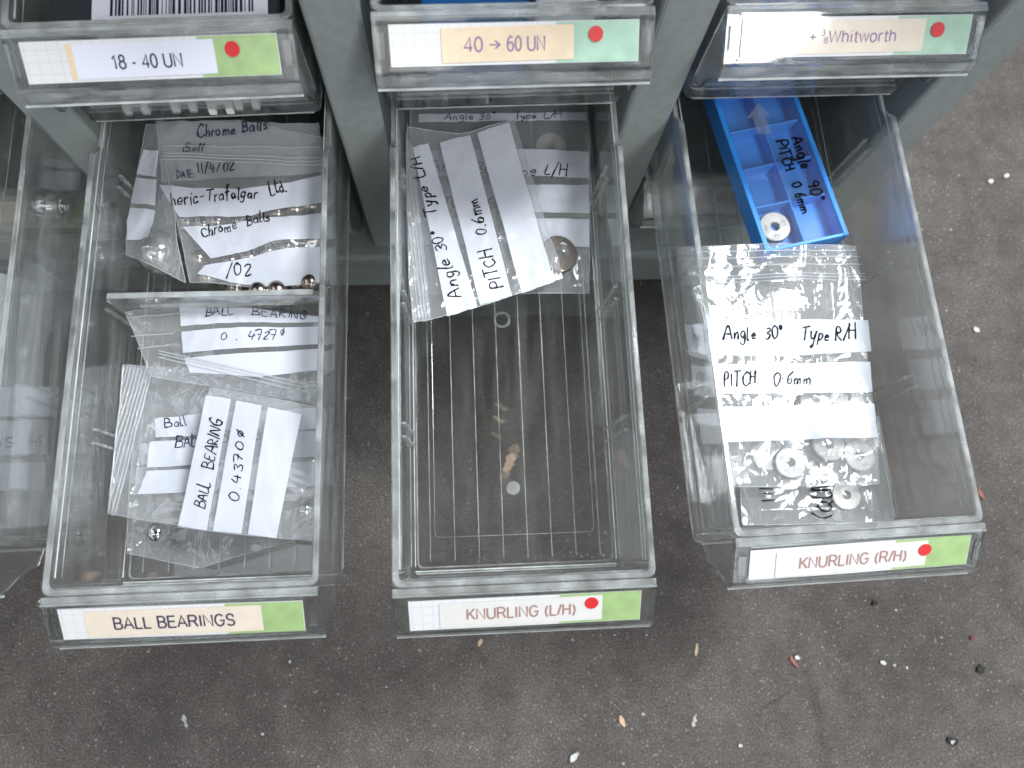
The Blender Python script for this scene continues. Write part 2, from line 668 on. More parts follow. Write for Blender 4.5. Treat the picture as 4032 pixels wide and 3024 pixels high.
b.box(-.306, .1878, .170, .48, FLOOR_Z + .003, -.1285)
world_part(b, 'base_plinth', GREY, rack, bevel=.004, seg=3)
b = MB()
b.box(-.30, .18, .4705, .48, -.128, .16)
world_part(b, 'back_panel', DARKIN, rack)
b = MB()
b.box(-.306, .1878, YF + .012, .48, .1605, .165)
world_part(b, 'shade_cover', GREY, rack, bevel=.001)  # unseen cover added over the upper row to keep its interior dark

# ---------------------------------------------------------------- drawers
W2 = .046
H = .0562
LEN = .262
T = .0022


def ring_xy(hw, y0, y1, r, ys):
    pts = []
    for cx, cy_, a0 in ((hw - r, y0 + r, -90), (hw - r, y1 - r, 0), (-hw + r, y1 - r, 90), (-hw + r, y0 + r, 180)):
        arc = [(cx + r * math.cos(R(a0 + t)), cy_ + r * math.sin(R(a0 + t))) for t in (0, 30, 60, 90)]
        pts += arc
        if a0 == -90:
            pts += [(hw, y) for y in ys]
        if a0 == 90:
            pts += [(-hw, y) for y in reversed(ys)]
    return pts


def top_z(y):
    a, b, dz = .166, .1725, .0055
    if y < a:
        return 0
    if y > b:
        return -dz
    return -dz * (y - a) / (b - a)


def make_tray_mesh():
    ys = [.166, .168, .170, .1725]
    mb = MB()
    rings = [
        (ring_xy(W2 - .0018, .0010, LEN - .001, .0028, ys), lambda y: -H),
        (ring_xy(W2 - .0010, .0002, LEN, .0030, ys), lambda y: -H + .0012),
        (ring_xy(W2 - .0001, .0, LEN, .0030, ys), lambda y: top_z(y) - .0004),
        (ring_xy(W2 - .0005, .0004, LEN - .0004, .0028, ys), lambda y: top_z(y)),
        (ring_xy(W2 - T + .0003, T - .0003, LEN - T, .0022, ys), lambda y: top_z(y)),
        (ring_xy(W2 - T - .0001, T + .0001, LEN - T - .0002, .0020, ys), lambda y: top_z(y) - .0005),
        (ring_xy(W2 - T - .0016, T + .0014, LEN - T - .001, .0022, ys), lambda y: -H + T + .0020),
        (ring_xy(W2 - T - .0028, T + .0030, LEN - T - .003, .0022, ys), lambda y: -H + T + .0003),
        (ring_xy(W2 - T - .0034, T + .0036, LEN - T - .0035, .0022, ys), lambda y: -H + T),
    ]
    n = len(rings[0][0])
    vs, fs, mi = [], [], []
    for pts, zf in rings:
        vs += [(x, y, zf(y)) for x, y in pts]
    for k in range(len(rings) - 1):
        for i in range(n):
            j = (i + 1) % n
            fs.append((k * n + i, k * n + j, (k + 1) * n + j, (k + 1) * n + i))
            mi.append(1 if k in (2, 3, 4, 7, 0) else 0)  # pale strip round the tray floor has the fillet highlight put into its colour
    fs.append(tuple(range(n - 1, -1, -1)))
    fs.append(tuple(range(8 * n, 9 * n)))
    mb.add(vs, fs)
    mb.m = mi + [0, 0]
    zf = -H + T + .00004
    # lengthwise floor ribs
    for i in range(8):
        x = -.0355 + i * .01015
        mb.prism([(.008, zf), (LEN - .01, zf), (LEN - .01, zf + .0004), (.008, zf + .0004)], x - .00021, x + .00021, 1)
    # guide rib pairs for dividers
    for y in (.020, .058, .1115, .165, .218):
        for d in (-.0026, .0026):
            if y < .03:
                continue
            for s in (-1, 1):
                xa, xb = s * (W2 - T - .00008), s * (W2 - T - .0016)
                xc, xd = s * (W2 - T - .0020), s * (W2 - T - .0034)
                z1, z0 = -.019, -H + T + .0025
                y0, y1 = y + d - .00045, y + d + .00045
                mb.add([(xa, y0, z1), (xb, y0, z1), (xd, y0, z0), (xc, y0, z0), (xa, y1, z1), (xb, y1, z1), (xd, y1, z0), (xc, y1, z0)],
                       [(0, 1, 2, 3), (7, 6, 5, 4), (0, 4, 5, 1), (1, 5, 6, 2), (2, 6, 7, 3), (3, 7, 4, 0)], 1)
    for sgn in (-1, 1):
        for zz, inset, rr in ((-.0032, T + .0001, .00022), (-.0072, T + .0003, .00018), (-.050, T + .0017, .00022), (-.0540, .0001, .00020)):
            x = sgn * (W2 - inset - (.0003 if zz > -.05 else .0006))
            mb.tube([(x, .006, zz), (x, .08, zz), (x, .165, zz), (x, LEN - .01, zz - .0055 if zz > -.02 else zz)], rr, 5, False, 2 if rr > .00021 else 1)  # thicker lines carry the painted highlight colour
    for zz, yy, rr in ((-.0030, T + .0003, .0002), (-.0512, T + .0018, .00038), (-.0548, -.00008, .0003)):
        mb.tube([(-W2 + .004, yy, zz), (W2 - .004, yy, zz)], rr, 5, False, 2 if rr > .0003 else 1)  # thickest line paints the highlight along the inner front bottom edge
    # moulded outline, ejector ring and gate mark on the floor
    zt = zf + .0001
    loop = ring_xy(.0335, .0175, LEN - .03, .002, [])
    mb.tube([(x, y, zt) for x, y in loop], .00018, 5, True, 1)
    for rr in (.0036, .0030):
        mb.tube([(-.002 + rr * math.cos(t * math.pi / 14), .112 + rr * math.sin(t * math.pi / 14), zt) for t in range(28)], .00016, 5, True, 1)
    ring = [(0 + .003 * math.cos(t * math.pi / 12), .037 + .003 * math.sin(t * math.pi / 12)) for t in range(24)]
    mb.add([(x, y, zf) for x, y in ring] + [(x * .8, .037 + (y - .037) * .8, zf + .0006) for x, y in ring],
           [tuple(range(23, -1, -1)), tuple(range(24, 48))] + [(i, (i + 1) % 24, (i + 1) % 24 + 24, i + 24) for i in range(24)], 1)
    return mb.mesh('tray')


PA, PB = Vector((0, -.0030, -.0008)), Vector((0, -.0155, -.0093))   # card slope, top to bottom
SL = (PB - PA).length
TD = (PB - PA).normalized()
PN = Vector((0, TD.z, -TD.y)) if TD.z < 0 and -TD.y > 0 else Vector((0, -TD.z, TD.y))
PN = Vector((0, TD.z, -TD.y))


def make_handle_mesh():
    mb = MB()
    hw = W2 - .0002
    prof = [(-.0003, -.0002), (-.0024, -.0003), (-.0032, -.0009), (-.0157, -.0094), (-.0166, -.0104), (-.0175, -.0140), (-.0174, -.0163), (-.0162, -.0163), (-.0150, -.0114), (-.0030, -.0036), (-.0003, -.0036)]
    mb.prism(prof, -hw, hw)
    mb.m = [0, 0] + [1 if i in (0, 1, 4, 5, 6) else 0 for i in range(len(prof))]
    mb.tube([(-hw, -.0175, -.0161), (hw, -.0175, -.0161)], .00055, 6, False, 2)  # whitish rod painting the bright highlight along the lip
    mb.tube([(-hw, -.0030, -.0003), (hw, -.0030, -.0003)], .00035, 6, False, 1)
    side = [(-.0003, -.0038), (-.0030, -.0038), (-.0149, -.0117), (-.0161, -.0166), (-.0150, -.0190), (-.0125, -.0225), (-.0100, -.0265), (-.0082, -.0310), (-.0070, -.0365), (-.0003, -.0395)]
    for s in (-1, 1):
        mb.prism(side, s * hw, s * (hw - .0019))
    # ledges above and below the card, clip blocks at the ends
    def slab(x0, x1, a0, a1, h0, h1):
        c = []
        for h in (h0, h1):
            for x, a in ((x0, a0), (x1, a0), (x1, a1), (x0, a1)):
                q = PA + TD * a + PN * h
                c.append((x, q.y, q.z))
        mb.add(c, [(3, 2, 1, 0), (4, 5, 6, 7), (0, 1, 5, 4), (1, 2, 6, 5), (2, 3, 7, 6), (3, 0, 4, 7)])
    slab(-.0412, .0412, SL - .0012, SL - .0002, .0003, .0013)
    slab(-.0412, .0412, -.0002, .0006, .0003, .0012)
    for s in (-1, 1):
        slab(s * .0420, s * .0447, .0035, .0115, .0003, .0014)
    return mb.mesh('label_holder')


TRAY = make_tray_mesh()
HANDLE = make_handle_mesh()
_bm = bmesh.new()
_bm.from_mesh(HANDLE)
_ed = [e for e in _bm.edges if len(e.link_faces) == 2 and e.calc_face_angle() > .8 and e.calc_length() > .001 and e.calc_length() < .02]
bmesh.ops.bevel(_bm, geom=_ed, offset=.0006, segments=2, affect='EDGES', clamp_overlap=True)
_bm.to_mesh(HANDLE)
_bm.free()
TRAY.materials.append(CLEAR)
TRAY.materials.append(EDGE)
TRAY.materials.append(EDGE_GLINT)
HANDLE.materials.append(CLEAR_THICK)
HANDLE.materials.append(EDGE)
HANDLE.materials.append(EDGE_GLINT)
SLOPE = Matrix((Vector((1, 0, 0)), -TD, PN)).transposed().to_4x4()   # local card frame: x right, y up the slope, z out


def card_frame(off):
    m = SLOPE.copy()
    m.translation = (PA + PB) / 2 + PN * off
    return m


def quad(name, x0, x1, y0, y1, z, m, parent, skew=0, jag=0):
    mb = MB()
    mb.box(x0, x1, y0, y1, z - .00008, z)
    if skew:
        mb.v = [(v[0], v[1] + v[0] * skew, v[2]) for v in mb.v]
    return mb.build(name, m, parent)


def text_mesh(body, size, width_scale=1.0, bold=0):
    cu = bpy.data.curves.new('print', 'FONT')
    cu.body = body
    cu.size = size
    cu.align_x = 'CENTER'
    cu.align_y = 'CENTER'
    cu.fill_mode = 'FRONT'
    cu.offset = bold
    o = bpy.data.objects.new('print', cu)
    COL.objects.link(o)
    dg = bpy.context.evaluated_depsgraph_get()
    me = bpy.data.meshes.new_from_object(o.evaluated_get(dg))
    bpy.data.objects.remove(o)
    bpy.data.curves.remove(cu)
    for v in me.vertices:
        v.co.x *= width_scale
    return me


SANS = {}


def _arc(cx, cy_, rx, ry, a0, a1, n=14):
    return [(cx + rx * math.cos(R(a0 + (a1 - a0) * i / n)), cy_ + ry * math.sin(R(a0 + (a1 - a0) * i / n))) for i in range(n + 1)]


def sans_glyphs():
    g = SANS
    g['A'] = (.70, [[(.02, 0), (.35, 1), (.68, 0)], [(.14, .34), (.56, .34)]])
    g['B'] = (.64, [[(.06, 0), (.06, 1), (.34, 1)] + _arc(.34, .76, .21, .24, 90, -90)[1:] + [(.06, .52)], [(.30, .52), (.36, .52)] + _arc(.36, .26, .24, .26, 90, -90)[1:] + [(.06, 0)]])
    g['L'] = (.54, [[(.06, 1), (.06, 0), (.52, 0)]])
    g['E'] = (.62, [[(.58, 1), (.06, 1), (.06, 0), (.60, 0)], [(.06, .53), (.54, .53)]])
    g['R'] = (.70, [[(.06, 0), (.06, 1), (.38, 1)] + _arc(.38, .75, .23, .25, 90, -90)[1:] + [(.06, .5)], [(.34, .5), (.46, .40), (.66, 0)]])
    g['I'] = (.22, [[(.11, 0), (.11, 1)]])
    g['N'] = (.74, [[(.06, 0), (.06, 1), (.66, 0), (.66, 1)]])
    g['G'] = (.74, [_arc(.37, .5, .33, .51, 42, 340, 24) + [(.69, .20), (.69, .46), (.40, .46)]])
    g['S'] = (.64, [[(.57, .76)] + _arc(.32, .75, .24, .26, 25, 235, 16) + [(.40, .47)] + _arc(.33, .25, .26, .26, 55, -155, 16)])
    g['K'] = (.66, [[(.06, 0), (.06, 1)], [(.62, 1), (.08, .40)], [(.25, .58), (.64, 0)]])
    g['U'] = (.74, [[(.06, 1), (.06, .32)] + _arc(.36, .30, .30, .31, 180, 360) + [(.66, 1)]])
    g['H'] = (.68, [[(.06, 0), (.06, 1)], [(.60, 0), (.60, 1)], [(.06, .53), (.60, .53)]])
    g['('] = (.32, [_arc(.50, .40, .40, .66, 128, 232)])
    g[')'] = (.32, [_arc(-.18, .40, .40, .66, 52, -52)])
    g['/'] = (.30, [[(.02, 0), (.28, 1.02)]])
    g['1'] = (.46, [[(.08, .74), (.28, .98), (.28, 0)]])
    g['8'] = (.58, [_arc(.29, .76, .20, .23, 0, 360, 22), _arc(.29, .27, .25, .27, 0, 360, 22)])
    g['-'] = (.36, [[(.05, .38), (.31, .38)]])
    g['4'] = (.58, [[(.42, 0), (.42, .98), (.03, .28), (.56, .28)]])
    g['0'] = (.58, [_arc(.29, .5, .24, .50, 0, 360, 26)])
    g['6'] = (.58, [_arc(.29, .30, .24, .30, 0, 360, 22), _arc(.33, .40, .29, .60, 60, 190, 14)])
    g['3'] = (.56, [_arc(.27, .76, .20, .24, 150, -80, 14) + _arc(.26, .27, .24, .27, 85, -155, 16)])
    g['+'] = (.60, [[(.05, .40), (.55, .40)], [(.30, .13), (.30, .67)]])
    g['W'] = (.94, [[(.02, 1), (.25, 0), (.47, .98), (.69, 0), (.92, 1)]])
    g['h'] = (.54, [[(.06, 0), (.06, 1)], [(.06, .45)] + _arc(.27, .48, .20, .25, 160, 0) + [(.47, 0)]])
    g['i'] = (.22, [[(.11, 0), (.11, .72)], [(.11, .90), (.11, 1.0)]])
    g['t'] = (.32, [[(.15, .94), (.15, .12), (.20, .01), (.30, .01)], [(.02, .70), (.30, .70)]])
    g['w'] = (.74, [[(.02, .72), (.19, 0), (.37, .70), (.55, 0), (.72, .72)]])
    g['o'] = (.56, [_arc(.28, .36, .23, .37, 0, 360, 22)])
    g['r'] = (.36, [[(.07, 0), (.07, .72)], [(.07, .48)] + _arc(.28, .48, .21, .24, 170, 75, 8)])
    g[' '] = (.30, [])


sans_glyphs()


def sans_text(body, x0, x1, yb, cap, m, parent, z=.00044, weight=.148, name='lettering'):
    """plain grotesque capitals set between x0 and x1 on baseline yb."""
    tot = sum(SANS[c][0] + .09 for c in body) - .09
    k = (x1 - x0) / tot
    mb = MB()
    x, q = 0, 0
    for ch in body:
        w, st = SANS[ch]
        for ln in st:
            P = [((x + a) * k + x0, b * cap + yb) for a, b in ln]
            hw = weight * cap * .5
            vs = []
            for i, p in enumerate(P):
                a, b = P[max(i - 1, 0)], P[min(i + 1, len(P) - 1)]
                d0 = Vector((p[0] - a[0], p[1] - a[1])) if i else Vector((b[0] - p[0], b[1] - p[1]))
                d1 = Vector((b[0] - p[0], b[1] - p[1])) if i < len(P) - 1 else d0
                d0.normalize()
                d1.normalize()
                n0 = Vector((-d0.y, d0.x))
                n1 = Vector((-d1.y, d1.x))
                nn = (n0 + n1)
                nn = nn / max(nn.length, .3)
                nn = nn / max(.72, nn.dot(n0))
                e = Vector((0, 0))
                vs += [(p[0] + nn.x * hw, p[1] + nn.y * hw, z + q * 2e-7), (p[0] - nn.x * hw, p[1] - nn.y * hw, z + q * 2e-7)]
            mb.add(vs, [(2 * i, 2 * i + 1, 2 * i + 3, 2 * i + 2) for i in range(len(P) - 1)])
            q += 1
        x += w + .09
    return mb.build(name, m, parent, fix=False)


def text_on(body, size, x, y, z, m, parent, rot=0, ws=1.15, bold=0, name='lettering'):
    me = text_mesh(body, size, ws, bold)
    me.materials.clear()
    o = link(name, me, parent, [m])
    o.location = (x, y, z)
    o.rotation_euler = (0, 0, rot)
    return o


def disc(name, r, z, m, parent, x, y, n=36, h=.00012):
    mb = MB()
    ring = [(x + r * math.cos(2 * math.pi * i / n), y + r * math.sin(2 * math.pi * i / n)) for i in range(n)]
    mb.add([(a, b_, z - h) for a, b_ in ring] + [(a, b_, z) for a, b_ in ring],
           [tuple(range(n - 1, -1, -1)), tuple(range(n, 2 * n))] + [(i, (i + 1) % n, (i + 1) % n + n, i + n) for i in range(n)])
    return mb.build(name, m, parent)


def make_card(parent, spec):
    """graph paper card in the sloping holder with green band, printed sticker and dot."""
    me = MB()
    hx, hy = .0405, SL / 2 - .0013
    me.box(-hx, hx, -hy, hy, -.00015, .00005)
    card = me.build('label_card', GRAPH, parent)
    card.matrix_local = card_frame(.0006)
    card.rotation_euler.rotate_axis('Z', spec.get('rot', 0))
    gx = spec['green_x']
    quad('green_band', gx, hx - .0002, -hy + .0002, hy - .0002, .00016, spec.get('green', GREEN), card)
    s = spec['sticker']
    if spec.get('under'):
        u = spec['under']
        quad('sticker_edge', u[0], u[1], -hy + .0008, hy - .0010, .00026, TAN, card)
    quad('sticker', s[0], s[1], -hy + .0010, hy - .0012, .00034, spec['paper'], card, skew=.008)
    if spec.get('dot'):
        disc('red_dot', .0024, .00058, RED, card, *spec['dot'])
    for t in spec.get('texts', ()):
        sans_text(t[0], t[1], t[2], t[3], t[4], spec['ink'], card)
    if spec.get('arrow'):
        ax, ay, s_ = spec['arrow']
        mb = MB()
        w = .00022
        z0, z1 = .00036, .00044
        P = [(-1, -w / s_), (.35, -w / s_), (-.15, -.62), (.10, -.72), (1, 0), (.10, .72), (-.15, .62), (.35, w / s_), (-1, w / s_)]
        P = [(ax + px * s_, ay + py * s_) for px, py in P]
        n = len(P)
        mb.add([(x, y, z0) for x, y in P] + [(x, y, z1) for x, y in P], [tuple(range(n - 1, -1, -1)), tuple(range(n, 2 * n))] + [(i, (i + 1) % n, (i + 1) % n + n, i + n) for i in range(n)])
        mb.build('printed_arrow', spec['ink'], card)
    return card


DR = {}


def drawer(key, loc, yaw, tilt, label, spec, group):
    root = empty('clear_drawer', loc, (R(tilt), 0, R(yaw)))
    tag(root, label, 'drawer', group)
    link('tray', TRAY, root)
    link('label_holder', HANDLE, root)
    if spec:
        make_card(root, spec)
    DR[key] = (Matrix.LocRotScale(Vector(loc), Euler((R(tilt), 0, R(yaw))), None), root)
    return root


G0 = 'clear drawers pulled out of the rack'
G1 = 'clear drawers closed in the row above'
GM = 'clear drawers closed in the row below'
BB = dict(green_x=.0145, sticker=(-.0322, .0265), paper=CREAM, ink=INK_DARK, texts=[('BALL BEARINGS', -.0230, .0172, -.0024, .0045)], rot=R(-.6))
LH = dict(green_x=.0118, sticker=(-.0300, .0268), paper=PALE, ink=INK_FADE, texts=[('KNURLING (L/H)', -.0206, .0176, -.0022, .0044)], dot=(.0230, .0022), rot=R(.4))
RH = dict(green_x=.0125, sticker=(-.0310, .0245), paper=PALE, ink=INK_FADE, texts=[('KNURLING (R/H)', -.0224, .0172, -.0024, .0044)], dot=(.0236, .0014), rot=R(.8))
U0 = dict(green_x=.0150, sticker=(-.0245, .0200), paper=WHITEST, ink=INK_DARK, under=(-.0265, -.0238), texts=[('18 - 40 UN', -.0130, .0094, -.0026, .0040)], dot=(.0258, .0020))
U1 = dict(green_x=.0132, sticker=(-.0240, .0190), paper=TAN, ink=INK_PURPLE, green=MINT, texts=[('40', -.0168, -.0106, -.0022, .0042), ('60 UN', -.0028, .0097, -.0022, .0042)], arrow=(-.0066, -.0003, .0019), dot=(.0262, .0022), bold=.00003)
U2 = dict(green_x=.0140, sticker=(-.0350, .0240), paper=CREAM, ink=INK_PURPLE, green=MINT, texts=[('+', -.0170, -.0142, -.0016, .0038), ('3', -.0128, -.0114, .0004, .0018), ('8', -.0116, -.0102, -.0020, .0018), ('Whitworth', -.0100, .0140, -.0018, .0036)], dot=(.0285, .0016), bold=.00003)
drawer('A', (-C + .0016, -.0033, -.0012), -.09, -.56, 'clear drawer pulled out with BALL BEARINGS on its front card', BB, G0)
drawer('B', (0, -.0054, -.0008), 0, 1.3, 'mostly empty clear drawer pulled out, KNURLING (L/H) on its card', LH, G0)
drawer('C', (C + .0018, .008, .0019), 1.23, -.9, 'clear drawer pulled out with KNURLING (R/H) on its front card', RH, G0)
drawer('Z', (-2 * C + .0078, .0145, 0), .4, 0, 'clear drawer half cut off by the left edge, beside the BALL BEARINGS drawer', None, G0)
drawer('P0', (-C + .0007, .175, .0575 - .0031), 2.37, 2.2, 'upper clear drawer with 18 - 40 UN on its card and a barcoded box', U0, G1)
drawer('P1', (.0003, .1742, .0575 + .005), 1.46, 1.5, 'upper clear drawer with 40 to 60 UN on its yellowed card', U1, G1)
drawer('P2', (C + .0003, .1822, .0575 - .0019), 1.04, 1.8, 'upper clear drawer with Whitworth on its glaring white card', U2, G1)
drawer('PZ', (-2 * C, .185, .0575), 0, 1, 'upper clear drawer whose corner just shows at the top left edge', None, G1)
ML = dict(green_x=.0132, sticker=(-.0300, .0180), paper=CREAM, ink=INK_DARK, texts=[], rot=0)
MR = dict(green_x=.0132, sticker=(-.0300, .0180), paper=PALE, ink=INK_FADE, texts=[('KNURLING (', -.0200, .0080, -.0018, .0038)])
drawer('M0', (-C, .181, -.061), 0, 0, 'low closed clear drawer seen through the back of the BALL BEARINGS drawer', ML, GM)
drawer('M1', (0, .181, -.061), 0, 0, 'clear drawer closed low in the rack, below the KNURLING (L/H) drawer', ML, GM)
drawer('M2', (C - .002, .181, -.061), 0, 0, 'low closed clear drawer, its card seen through the KNURLING (R/H) drawer', MR, GM)
drawer('MZ', (-2 * C + .004, .181, -.066), 0, 0, 'low closed clear drawer with a green and cream card at the left edge', ML, GM)

# divider standing across the ball bearings drawer
mA = DR['A'][0]
pd = mA.inverted() @ at(450, 630, -.012)
dv = empty('drawer_divider', mA @ Vector((0, pd.y, -H + T)))
tag(dv, 'clear plastic divider plate standing across the BALL BEARINGS drawer', 'divider')
mb = MB()
prof = [(-.0375, .0004), (.0375, .0004), (.0405, .0080), (.0408, .0400), (.0390, .0420), (-.0390, .0420), (-.0408, .0400), (-.0405, .0080)]
n_ = len(prof)
mb.add([(x, -.0009, z) for x, z in prof] + [(x, .0009, z) for x, z in prof],
       [tuple(range(n_)), tuple(range(2 * n_ - 1, n_ - 1, -1))] + [(i, i + n_, (i + 1) % n_ + n_, (i + 1) % n_) for i in range(n_)])
mb.m = [0, 0] + [1] * n_
mb.box(-.030, .030, -.0020, -.00094, .0345, .0353, 1)
mb.box(-.0392, .0392, -.00105, .00105, .04205, .0432, 1)
mb.build('plate', [CLEAR, EDGE], dv)

# ---------------------------------------------------------------- handwriting strokes
GL = {
    'A': (.62, [[(0, 0), (.3, 1), (.6, 0)], [(.1, .38), (.52, .38)]]),
    'B': (.58, [[(.05, 0), (.08, 1)], [(.08, 1), (.42, .92), (.42, .62), (.1, .52)], [(.1, .52), (.52, .42), (.5, .08), (.0, 0)]]),
    'C': (.6, [[(.55, .82), (.35, .98), (.08, .7), (.06, .25), (.3, 0), (.56, .14)]]),
    'D': (.6, [[(.06, 0), (.06, 1)], [(0, 1), (.45, .85), (.5, .3), (.02, 0)]]),
    'E': (.5, [[(.45, 1), (.06, 1), (.04, 0), (.46, 0)], [(.05, .52), (.36, .54)]]),
    'G': (.6, [[(.5, .85), (.3, 1), (.05, .6), (.12, .08), (.42, 0), (.5, .38), (.28, .4)]]),
    'H': (.6, [[(.05, 1), (.02, 0)], [(.5, 1), (.5, 0)], [(.04, .52), (.5, .54)]]),
    'I': (.2, [[(.08, 1), (.08, 0)]]),
    'K': (.5, [[(.05, 1), (.05, 0)], [(.45, .95), (.07, .45), (.5, 0)]]),
    'L': (.48, [[(.1, 1), (.04, .02), (.44, .05)]]),
    'M': (.66, [[(0, 0), (.08, .9), (.3, .3), (.52, .9), (.6, 0)]]),
    'N': (.6, [[(.03, 0), (.06, 1), (.48, 0), (.52, 1)]]),
    'P': (.52, [[(.04, -.05), (.08, 1), (.45, .95), (.45, .55), (.08, .46)]]),
    'Q': (.7, [[(.35, 1), (.06, .7), (.08, .2), (.35, 0), (.6, .3), (.56, .8), (.32, 1)], [(.38, .25), (.62, -.05)]]),
    'R': (.56, [[(.05, 0), (.08, 1), (.45, .9), (.42, .58), (.08, .5), (.5, 0)]]),
    'S': (.5, [[(.45, .88), (.2, 1), (.08, .72), (.4, .4), (.36, .05), (.04, .08)]]),
    'T': (.56, [[(0, .97), (.56, 1)], [(.28, .98), (.26, 0)]]),
    'U': (.56, [[(.05, 1), (.06, .2), (.25, 0), (.46, .2), (.48, 1)], [(.48, 1), (.5, 0)]]),
    'V': (.5, [[(0, 1), (.22, 0), (.48, 1)]]),
    'a': (.46, [[(.38, .46), (.2, .52), (.04, .25), (.18, 0), (.36, .2), (.38, .46), (.4, .05), (.46, 0)]]),
    'b': (.44, [[(.06, 1), (.05, .05), (.28, 0), (.38, .25), (.22, .48), (.06, .3)]]),
    'c': (.4, [[(.36, .44), (.18, .52), (.04, .25), (.16, 0), (.38, .08)]]),
    'd': (.46, [[(.38, .4), (.18, .5), (.04, .2), (.2, 0), (.38, .2)], [(.4, 1), (.4, 0)]]),
    'e': (.42, [[(.05, .26), (.36, .3), (.24, .52), (.05, .34), (.1, .04), (.38, .08)]]),
    'f': (.36, [[(.36, .95), (.2, 1), (.14, .6), (.1, -.1)], [(0, .5), (.32, .52)]]),
    'g': (.44, [[(.36, .46), (.18, .52), (.04, .28), (.18, .04), (.36, .2), (.38, .46), (.34, -.25), (.14, -.4), (.02, -.26)]]),
    'h': (.44, [[(.06, 1), (.05, 0)], [(.05, .3), (.24, .5), (.36, .35), (.36, 0)]]),
    'i': (.18, [[(.08, .5), (.08, 0)], [(.09, .72), (.1, .76)]]),
    'l': (.2, [[(.08, 1), (.07, .1), (.18, 0)]]),
    'm': (.68, [[(.04, .5), (.05, 0)], [(.05, .3), (.2, .5), (.3, .35), (.3, 0)], [(.3, .3), (.46, .5), (.56, .35), (.58, 0)]]),
    'n': (.46, [[(.05, .5), (.06, 0)], [(.06, .3), (.24, .52), (.36, .36), (.38, 0)]]),
    'o': (.42, [[(.2, .5), (.04, .28), (.18, 0), (.36, .22), (.22, .5)]]),
    'p': (.44, [[(.05, .5), (.04, -.4)], [(.06, .38), (.24, .52), (.38, .28), (.22, .02), (.06, .1)]]),
    'r': (.34, [[(.05, .5), (.06, 0)], [(.06, .3), (.18, .5), (.32, .46)]]),
    's': (.36, [[(.3, .48), (.12, .5), (.08, .34), (.28, .18), (.22, 0), (.02, .04)]]),
    't': (.32, [[(.14, .85), (.12, .08), (.28, .02)], [(0, .55), (.3, .58)]]),
    'v': (.38, [[(0, .5), (.16, 0), (.36, .52)]]),
    'y': (.44, [[(.04, .5), (.1, .15), (.24, .1), (.38, .5)], [(.38, .5), (.28, -.25), (.08, -.4)]]),
    '0': (.52, [[(.25, .95), (.06, .7), (.06, .22), (.24, 0), (.44, .25), (.44, .7), (.25, .95)]]),
    '1': (.22, [[(.1, 1), (.1, 0)]]),
    '2': (.5, [[(.04, .78), (.22, .98), (.42, .75), (.04, .02), (.48, .05)]]),
    '3': (.5, [[(.06, .9), (.3, .98), (.38, .72), (.16, .54), (.42, .32), (.28, 0), (.02, .08)]]),
    '4': (.52, [[(.16, .95), (.06, .38), (.48, .42)], [(.38, .7), (.34, 0)]]),
    '5': (.46, [[(.42, 1), (.12, .98), (.08, .56), (.4, .42), (.3, 0), (.02, .06)]]),
    '6': (.48, [[(.4, .98), (.12, .6), (.08, .15), (.28, 0), (.42, .24), (.26, .46), (.08, .26)]]),
    '7': (.48, [[(0, .95), (.45, .97), (.2, 0)], [(.12, .5), (.4, .5)]]),
    '9': (.48, [[(.4, .62), (.22, .5), (.06, .7), (.2, .96), (.4, .85), (.4, .5), (.3, 0)]]),
    '.': (.24, [[(.1, .02), (.12, .05)]]),
    ',': (.24, [[(.1, .4), (.12, .44)]]),
    '*': (.24, [[(.1, .38), (.12, .42)]]),
    '-': (.42, [[(.06, .38), (.36, .4)]]),
    '/': (.4, [[(.02, -.08), (.36, 1.05)]]),
    ':': (.2, [[(.1, .1), (.11, .13)], [(.1, .5), (.11, .53)]]),
    '(': (.3, [[(.26, 1.05), (.06, .6), (.08, .15), (.26, -.1)]]),
    '^': (.3, [[(.14, .98), (.04, .86), (.14, .74), (.24, .86), (.14, .98)]]),
    '#': (.5, [[(.25, .75), (.08, .45), (.25, .1), (.42, .45), (.25, .75)], [(.1, -.02), (.42, .92)]]),
    '!': (.3, [[(.05, 0), (.3, .8)]]),
    ' ': (.42, []),
}


def smooth_line(p, k=5):
    if len(p) < 3:
        return [(p[0][0] + (p[1][0] - p[0][0]) * i / k, p[0][1] + (p[1][1] - p[0][1]) * i / k) for i in range(k + 1)]
    out = []
    for i in range(len(p) - 1):
        p0, p1, p2, p3 = p[max(i - 1, 0)], p[i], p[i + 1], p[min(i + 2, len(p) - 1)]
        for j in range(k):
            t = j / k
            out.append(tuple(.5 * ((2 * p1[c]) + (-p0[c] + p2[c]) * t + (2 * p0[c] - 5 * p1[c] + 4 * p2[c] - p3[c]) * t * t + (-p0[c] + 3 * p1[c] - 3 * p2[c] + p3[c]) * t ** 3) for c in (0, 1)))
    out.append(p[-1])
    return out


def pen_strokes(txt, rng):
    """polylines in em units, with hand wobble; returns list and total width."""
    x, res = 0, []
    for ch in txt:
        w, st = GL[ch]
        dy, sc, sl = rng.uniform(-.08, .08), rng.uniform(.84, 1.14), rng.uniform(-.04, .20)
        hs = rng.uniform(.88, 1.1)
        for s in st:
            q = [(x + (a * sc + sl * b), b * sc + dy) for a, b in s]
            q = [(a + rng.uniform(-.035, .035), b * hs + rng.uniform(-.035, .035)) for a, b in q]
            res.append(smooth_line(q))
        x += w * sc + rng.uniform(.05, .15)
    return res, x


